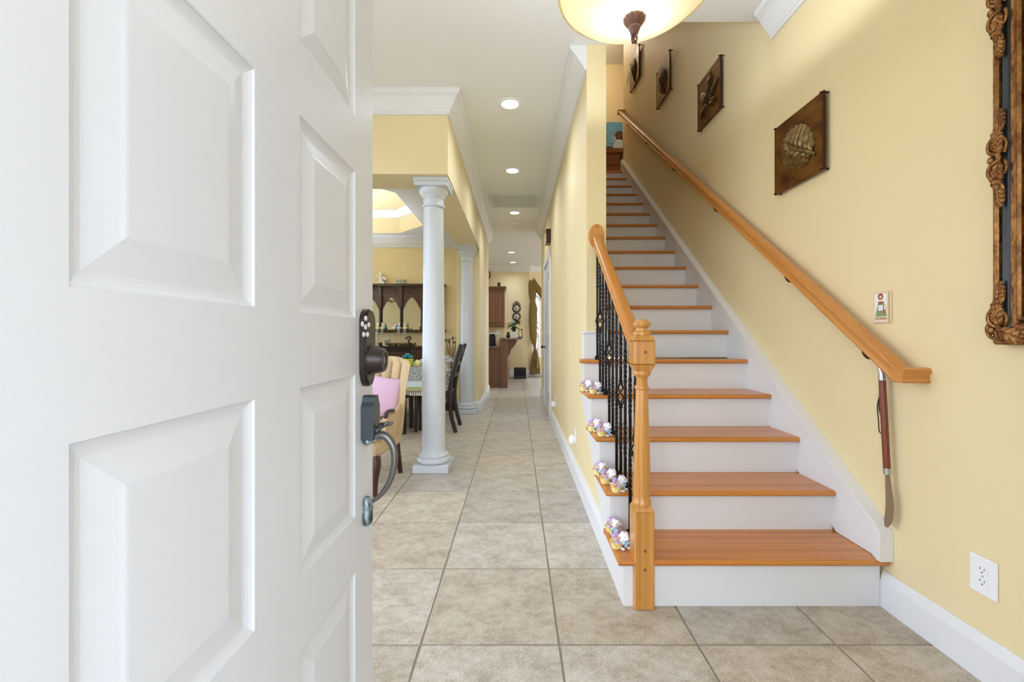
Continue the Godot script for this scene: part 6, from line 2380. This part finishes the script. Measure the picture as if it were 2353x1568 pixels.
# ------------------------------------------------------------------ kitchen end
func kitchen() -> void:
	var pn := thing("peninsula_cabinet", "cherry kitchen peninsula with a square end post", "cabinet", Vector3(-0.5, 0, -9.2))
	part(pn, "side_panel", bx(-1.7, -0.335, 0.09, 0.86, 9.18, 9.72, 0.004), M["cherry"])
	part(pn, "plinth", bx(-1.7, -0.335, 0.0, 0.09, 9.2, 9.7), M["cherry"])
	part(pn, "bar_wall", bx(-0.335, -0.2, 0.0, 1.04, 9.22, 11.7), M["cherry"])
	part(pn, "end_post", bx(-0.345, -0.195, 0.0, 1.04, 9.12, 9.24, 0.006), M["cherry"])
	var cb := MB.new()
	for k in 2:
		var zz := -9.32 - k * 1.3
		cb.prism([Vector2(0, 0.68), Vector2(0.04, 0.7), Vector2(0.08, 0.82), Vector2(0.15, 0.9), Vector2(0.2, 0.98), Vector2(0.22, 1.04), Vector2(0, 1.04)], Vector3(-0.2, 0, zz), Vector3.RIGHT, Vector3.UP, Vector3(0, 0, 1), -0.05, 0.05)
	part(pn, "corbel", cb, M["cherry"])
	solid("kitchen_counter", bx(-1.75, -0.337, 0.862, 0.9, 9.14, 9.76, 0.006), M["granite"], "speckled granite counter on the kitchen peninsula", "counter")
	solid("bar_counter", bx(-0.37, 0.115, 1.042, 1.078, 9.08, 11.75, 0.008), M["granite"], "raised granite bar top on the cherry peninsula", "counter")
	# upper cabinet
	var uc := thing("upper_cabinet", "cherry wall cabinet with raised panel doors in the kitchen", "cabinet", Vector3(-1.0, 1.36, -11.6))
	part(uc, "body", bx(-1.75, -0.33, 1.36, 2.38, 11.42, 11.895), M["cherry"])
	var cr := MB.new()
	cr.plan_sweep([Vector2(-1.75, -11.42), Vector2(-0.33, -11.42), Vector2(-0.33, -11.89)], [Vector2(0, 2.36), Vector2(0.01, 2.36), Vector2(0.02, 2.39), Vector2(0.05, 2.43), Vector2(0.05, 2.45), Vector2(0, 2.45)], -1.0)
	part(uc, "cornice", cr, M["cherry"])
	for i in 3:
		var x := -1.72 + i * 0.46
		var dd := part(uc, "door", bx(x, x + 0.44, 1.39, 2.33, 11.4, 11.42, 0.003), M["cherry"])
		var rp := MB.new()
		rp.box(Vector3(x + 0.07, 1.47, -11.4), Vector3(x + 0.37, 2.25, -11.375), 0.022)
		part(dd, "raised_panel", rp, M["cherry"])
	solid("wooden_box", bx(-0.52, -0.44, 2.45, 2.57, 11.5, 11.62, 0.004), M["walnut_post"], "small dark box on top of the cherry wall cabinet", "box")
	# lower run on the back wall
	var lc := thing("base_cabinet", "cherry base cabinets under the wall cabinet", "cabinet", Vector3(-1.0, 0, -11.6))
	part(lc, "body", bx(-1.75, -0.4, 0.0, 0.88, 11.32, 11.88, 0.003), M["cherry"])
	part(lc, "counter", bx(-1.75, -0.39, 0.88, 0.92, 11.28, 11.88, 0.004), M["granite"])
	# on the counters
	var kb := thing("coffee_maker", "black coffee maker standing on the granite counter", "coffee maker", Vector3(-0.62, 0.9, -9.4))
	part(kb, "body", bx(-0.61, -0.47, 0.9, 1.14, 9.3, 9.5, 0.02), M["black_matt"])
	part(kb, "lid", bx(-0.6, -0.48, 1.14, 1.165, 9.31, 9.5, 0.008), M["black_gloss"])
	solid("canister", bx(-0.445, -0.36, 0.9, 1.06, 9.3, 9.42, 0.01), M["cream_stone"], "cream canister beside the coffee maker", "canister")
	var ms := thing("dish_rack", "silver dish rack standing behind the coffee maker", "dish rack", Vector3(-0.45, 0.9, -9.62))
	part(ms, "tray", bx(-0.6, -0.36, 1.16, 1.19, 9.52, 9.7, 0.004), M["silver"])
	for i in 4:
		part(ms, "wire", bx(-0.59 + i * 0.073, -0.585 + i * 0.073, 0.9, 1.16, 9.6, 9.606), M["silver"])
	var kn := MB.new()
	kn.ball(Vector3(-0.42, 1.215, -9.6), Vector3(0.03, 0.035, 0.03), 12)
	part(ms, "knob", kn, M["silver"])
	# plant on the bar
	var pc := px(1181, 776, 9.5)
	pc.y = 1.078
	var pl := thing("potted_plant", "leafy green plant in a square white pot on the bar", "plant", pc)
	var pb := MB.new()
	pb.prism([Vector2(-0.05, 0.0), Vector2(0.05, 0.0), Vector2(0.062, 0.14), Vector2(-0.062, 0.14)], pc, Vector3.RIGHT, Vector3.UP, Vector3(0, 0, 1), -0.055, 0.055)
	part(pl, "pot", pb, M["porcelain"])
	pb = MB.new()
	for i in 5:
		pb.tube([pc + Vector3(-0.03 + 0.015 * i, 0.13, 0), pc + Vector3(-0.035 + 0.017 * i, 0.27, 0.01)], 0.009, 6)
	part(pl, "stem", pb, M["leaf_green"])
	for i in 54:
		var a := i * 2.399
		var r := 0.1 + 0.1 * ((i * 5) % 7) / 7.0
		var y := 0.26 + 0.19 * ((i * 3) % 8) / 8.0
		var lb := MB.new()
		leaf_blade(lb, pc + Vector3(cos(a) * 0.03, y - 0.03, sin(a) * 0.03), Vector3(cos(a), 0.35 - 0.9 * ((i * 3) % 5) / 5.0 + 0.2, sin(a)).normalized(), r, 0.028)
		part(pl, "leaf", lb, M["leaf_green"])
	var fr := thing("lantern_frame", "small dark framed lantern on the bar beside the plant", "lantern", px(1196, 777, 9.6))
	var fc := px(1196, 777, 9.6)
	for s in [[-0.035, -0.03], [0.035, -0.03], [0.035, 0.03], [-0.035, 0.03]]:
		part(fr, "post", bx(fc.x + s[0] - 0.006, fc.x + s[0] + 0.006, 1.1, 1.26, 9.6 + s[1] - 0.006, 9.6 + s[1] + 0.006), M["black_matt"])
	part(fr, "base", bx(fc.x - 0.06, fc.x + 0.05, 1.078, 1.1, 9.55, 9.65, 0.004), M["black_matt"])
	part(fr, "cap", bx(fc.x - 0.045, fc.x + 0.045, 1.26, 1.275, 9.56, 9.64, 0.004), M["black_matt"])
	var ds := MB.new()
	ds.lathe([Vector2(0.0, 0.0), Vector2(0.035, 0.0), Vector2(0.05, 0.04), Vector2(0.03, 0.1), Vector2(0.04, 0.13), Vector2(0.0, 0.13)], 18, Vector3(px(1168, 776, 9.5).x, 1.078, -9.45))
	solid("dark_jug", ds, M["black_gloss"], "small dark glazed jug on the bar by the plant pot", "jug")
	# wall ornament: two medallions and a scrolled crest
	var wo := own("wall_medallions", "ornamental metal wall hanging of stacked round medallions", "wall hanging", Vector3(px(1187, 717, 11.88).x, 1.134 + (771 - 717) * 11.88 / F, -11.9), Basis())
	for y in [0.1, -0.13]:
		var b := MB.new()
		var rp2 := []
		for i in 11:
			var a := TAU * i / 10.0
			rp2.append(Vector2(0.1 + cos(a) * 0.018, 0.02 + sin(a) * 0.016))
		b.lathe(rp2, 30, Vector3(0, y, 0), Vector3(0, 0, 1))
		var md := part(wo, "medallion", b, M["dark_bronze"])
		b = MB.new()
		b.lathe([Vector2(0.09, 0.012), Vector2(0.06, 0.018), Vector2(0.0, 0.02)], 26, Vector3(0, y, 0), Vector3(0, 0, 1))
		b.ball(Vector3(0.01, y + 0.01, 0.02), Vector3(0.045, 0.06, 0.014), 12)
		part(md, "relief", b, M["silver"])
	var sc := MB.new()
	for s in [-1.0, 1.0]:
		sc.tube(curve([Vector3(0, 0.22, 0.015), Vector3(s * 0.05, 0.25, 0.02), Vector3(s * 0.1, 0.22, 0.02), Vector3(s * 0.09, 0.18, 0.02), Vector3(s * 0.06, 0.2, 0.02)], 5), 0.009, 6)
		sc.tube(curve([Vector3(0, 0.25, 0.015), Vector3(s * 0.03, 0.29, 0.02), Vector3(s * 0.06, 0.28, 0.02)], 5), 0.008, 6)
		sc.tube(curve([Vector3(s * 0.04, -0.24, 0.015), Vector3(s * 0.08, -0.3, 0.02), Vector3(s * 0.03, -0.33, 0.02)], 5), 0.009, 6)
	sc.tube([Vector3(0, 0.2, 0.015), Vector3(0, 0.34, 0.02)], [0.014, 0.004], 6)
	part(wo, "scroll_crest", sc, M["dark_bronze"])
	# clock edge on the back wall
	var ck := own("wall_clock", "round dark-rimmed wall clock on the kitchen back wall", "clock", Vector3(px(1113, 632, 11.88).x, 1.134 + (771 - 632) * 11.88 / F, -11.9), Basis())
	var b4 := MB.new()
	b4.lathe([Vector2(0.15, 0.0), Vector2(0.17, 0.01), Vector2(0.17, 0.035), Vector2(0.145, 0.035), Vector2(0.14, 0.02)], 36, Vector3.ZERO, Vector3(0, 0, 1))
	part(ck, "rim", b4, M["black_matt"])
	b4 = MB.new()
	b4.lathe([Vector2(0.142, 0.02), Vector2(0.0, 0.021)], 36, Vector3.ZERO, Vector3(0, 0, 1))
	part(ck, "dial", b4, M["porcelain"])
	b4 = MB.new()
	b4.box(Vector3(-0.004, -0.01, 0.022), Vector3(0.004, 0.11, 0.025))
	b4.box(Vector3(-0.07, -0.004, 0.022), Vector3(0.01, 0.004, 0.025))
	part(ck, "hands", b4, M["black_ink"])
	# black box on the floor
	var q := px(1195, 870, 11.1)
	var sp := thing("black_speaker", "black square box standing on the kitchen floor", "box", Vector3(q.x, 0, -11.2))
	part(sp, "case", bx(q.x - 0.16, q.x + 0.16, 0.0, 0.28, 11.1, 11.35, 0.01), M["black_matt"])
	part(sp, "front_ledge", bx(q.x - 0.17, q.x + 0.16, 0.0, 0.09, 11.02, 11.1, 0.006), M["black_gloss"])
	curtain()
	# side table and chair by the window
	var st := thing("side_table", "small wooden side table under the nook window", "table", Vector3(0.94, 0, -11.8))
	part(st, "top", bx(0.74, 1.14, 0.46, 0.5, 11.65, 11.95, 0.006), M["walnut"])
	for s in [[0.77, 11.68], [1.11, 11.68], [0.77, 11.9], [1.11, 11.9]]:
		part(st, "leg", bx(s[0] - 0.015, s[0] + 0.015, 0.0, 0.46, s[1] - 0.015, s[1] + 0.015), M["walnut_post"])
	solid("stereo", bx(0.78, 1.08, 0.5, 0.72, 11.7, 11.88, 0.01), M["black_matt"], "small dark stereo on the side table by the window", "stereo")
	var cord := MB.new()
	cord.tube(curve([Vector3(0.3, 0.008, -11.5), Vector3(0.5, 0.008, -11.45), Vector3(0.66, 0.008, -11.5), Vector3(0.72, 0.12, -11.6), Vector3(0.73, 0.45, -11.64)], 5), 0.007, 6)
	solid("power_cord", cord, M["cord_dark"], "dark power cord trailing from the side table over the floor", "cord")

func leaf_blade(b: MB, s: Vector3, dir: Vector3, L: float, W: float) -> void:
	var side := dir.cross(Vector3.UP).normalized()
	var rows := []
	for i in 7:
		var t := i / 6.0
		var p := s + dir * L * t - Vector3.UP * L * 0.35 * t * t
		var w := W * sin(PI * clampf(0.08 + t * 0.92, 0, 1))
		rows.append([p - side * w, p + Vector3(0, 0.004, 0), p + side * w])
	b.grid(rows, false, Vector3.UP)

func curtain() -> void:
	var s := Vector3(0.36, 0, -11.9)
	var u := Vector3(0.8, 0, -0.6)
	var n := Vector3(0.6, 0, 0.8)
	var o := thing("curtain", "olive sheer curtain tied back beside the nook window", "curtain", s + n * 0.1)
	var spine := [[2.66, 0.02, 0.1], [2.55, 0.04, 0.14], [2.3, 0.02, 0.12], [2.1, 0.03, 0.07], [1.9, 0.05, 0.12], [1.5, 0.04, 0.13], [1.2, 0.05, 0.11], [1.0, 0.07, 0.09], [0.85, 0.1, 0.05], [0.76, 0.12, 0.03], [0.65, 0.12, 0.08], [0.4, 0.12, 0.12], [0.1, 0.12, 0.16], [0.01, 0.12, 0.17]]
	var rows := []
	for i in spine.size() - 1:
		for k in 3:
			var t := k / 3.0
			var y := lerpf(spine[i][0], spine[i + 1][0], t)
			var c := lerpf(spine[i][1], spine[i + 1][1], t)
			var w := lerpf(spine[i][2], spine[i + 1][2], t)
			var row := []
			for j in 40:
				var a := TAU * j / 40.0
				var f := 1.0 + 0.16 * sin(a * 9.0)
				row.append(s + u * (c + cos(a) * w * f) + n * (0.11 + sin(a) * w * 0.42 * f) + Vector3(0, y, 0))
			rows.append(row)
	var b := MB.new()
	b.grid(rows, true)
	part(o, "drape", b, M["curtain_sheer"])
	# swag across the head of the window
	b = MB.new()
	var rr := []
	for i in 25:
		var t := i / 24.0
		var c := s + u * lerpf(0.06, 1.0, t) + n * 0.12 + Vector3(0, 2.6 - 0.33 * sin(PI * clampf(t * 1.05, 0, 1)), 0)
		var row := []
		for j in 24:
			var a := TAU * j / 24.0
			var f := 1.0 + 0.12 * sin(a * 6.0)
			row.append(c + Vector3(0, cos(a) * 0.13 * f, 0) + n * sin(a) * 0.055 * f)
		rr.append(row)
	b.grid(rr, true)
	part(o, "swag", b, M["curtain_sheer"])
	var tb := MB.new()
	var c := s + u * 0.12 + n * 0.13
	tb.tube(arc(c + Vector3(0, 0.76, 0), u, n, 0.06, 0.0, TAU, 14), 0.014, 6, false)
	tb.tube([c + n * 0.06 + Vector3(0, 0.75, 0), c + n * 0.08 + Vector3(0, 0.5, 0)], 0.008, 6)
	tb.lathe([Vector2(0.034, 0.22), Vector2(0.026, 0.4), Vector2(0.02, 0.44), Vector2(0.026, 0.47), Vector2(0.0, 0.51)], 12, c + n * 0.08)
	part(o, "tassel_tie", tb, M["tassel_gold"])

# ------------------------------------------------------------------ upper landing
func landing() -> void:
	var y := tread_y(STEPS)
	struct_box("floor_landing", 0.602, 3.28, y - 0.25, y - 0.001, D1 + RUN * 17 + 0.26, 7.47, M["oak_tread"], "oak floor of the upper landing")
	struct_box("floor_landing_side", RW + 0.12, 3.28, y - 0.25, y - 0.001, 6.1, 6.34, M["oak_tread"], "oak floor of the upper landing beside the wall end")
	var bb := MB.new()
	bb.box(Vector3(1.50, y, -6.05), Vector3(1.56, y + 0.17, -6.118), 0.004)
	structure("baseboard_upper", bb, M["trim_white"], "white baseboard end at the top of the stair wall")
	# chest under the picture
	var o := thing("wooden_chest", "low brown wooden chest on the upper landing", "chest", Vector3(1.2, y, -7.2))
	var x0 := 0.75
	var x1 := 1.765
	part(o, "body", bx(x0, x1, y, y + 0.68, 7.06, 7.44, 0.004), M["chest_wood"])
	part(o, "lid", bx(x0 - 0.02, x1 + 0.015, y + 0.68, y + 0.76, 7.03, 7.46, 0.008), M["chest_wood"])
	for k in 3:
		part(o, "board", bx(x0 + 0.02, x1 - 0.04, y + 0.06 + k * 0.205, y + 0.255 + k * 0.205, 7.045, 7.06, 0.004), M["chest_wood"])
	part(o, "corner_strip", bx(x1 - 0.035, x1, y, y + 0.68, 7.04, 7.06, 0.003), M["walnut"])
	var pm := mat("landing_print", Color.WHITE, 0.5)
	pm.albedo_texture = paint_image(640, 440, landing_picture)
	var p0 := Vector3(0.99, y + 0.76, -7.3)
	var w := 0.84
	var h := 0.56
	var pic := thing("canvas_picture", "blue canvas picture of a seated child in a striped shirt seen from behind", "picture", p0 + Vector3(w * 0.5, 0, 0))
	part(pic, "canvas", bx(p0.x, p0.x + w, p0.y, p0.y + h, 7.3, 7.33, 0.004), M["black_matt"])
	var pb := MB.new()
	pb.quad_uv(p0 + Vector3(0, 0, 0.002), p0 + Vector3(w, 0, 0.002), p0 + Vector3(w, h, 0.002), p0 + Vector3(0, h, 0.002), Vector3(0, 0, 1))
	part(pic, "painting", pb, pm)
	# lamp added out of view to brighten the upper landing
	var lp := Vector3(1.1, 5.91, -6.7)
	var l := thing("added_landing_lamp", "added unseen ceiling lamp over the upper landing", "lamp", lp)
	var lb := MB.new()
	lb.lathe([Vector2(0.0, -0.09), Vector2(0.08, -0.08), Vector2(0.13, -0.05), Vector2(0.15, 0.0)], 32, lp)
	part(l, "lamp_shade", lb, M["downlight_glow"])
	omni(lp + Vector3(0, -0.14, 0), ADDED_LANDING, 0.12, c8(255, 238, 214), "added_landing_light")

const ADDED_LANDING := 0.36

func landing_picture(px_x: int, px_y: int) -> Color:
	var u := px_x / 640.0
	var v := px_y / 440.0
	var n := noise.get_noise_2d(u * 480.0, v * 990.0)
	var c := c8(104, 164, 208).lerp(c8(142, 196, 226), clampf(v * 1.1 + n * 0.5, 0, 1))
	if v > 0.38 and v < 0.7 and noise.get_noise_2d(u * 300.0 + 70.0, v * 2600.0) > 0.3 and u < 0.8:
		c = c8(60, 100, 124)
	if v > 0.74 and u < 0.83:
		c = c8(48, 66, 56).lerp(c8(70, 88, 68), clampf(0.5 + n, 0, 1))
	var hd := Vector2((u - 0.93) / 0.1, (v - 0.43) / 0.16)
	if hd.length() < 1.0 + n * 0.15:
		c = c8(66, 46, 36).lerp(c8(96, 66, 48), clampf(0.5 + n * 2.0, 0, 1))
	if Vector2((u - 0.836) / 0.022, (v - 0.49) / 0.055).length() < 1.0:
		c = c8(206, 172, 150)
	var body := Vector2((u - 0.915) / 0.1, (v - 0.83) / 0.3)
	if pow(absf(body.x), 3.0) + pow(absf(body.y), 3.0) < 1.0 and v < 0.985:
		var st := fposmod(u * 62.0 + (v - 0.8) * (u - 0.915) * 20.0, 1.0)
		c = c8(226, 232, 234) if st < 0.6 else c8(124, 164, 190)
		if absf(body.x) > 0.9 or v < 0.56:
			c = c8(232, 236, 238)
	elif Vector2((u - 0.815 + (v - 0.8) * 0.06) / 0.022, (v - 0.8) / 0.17).length() < 1.0:
		c = c8(206, 184, 164)
	return c
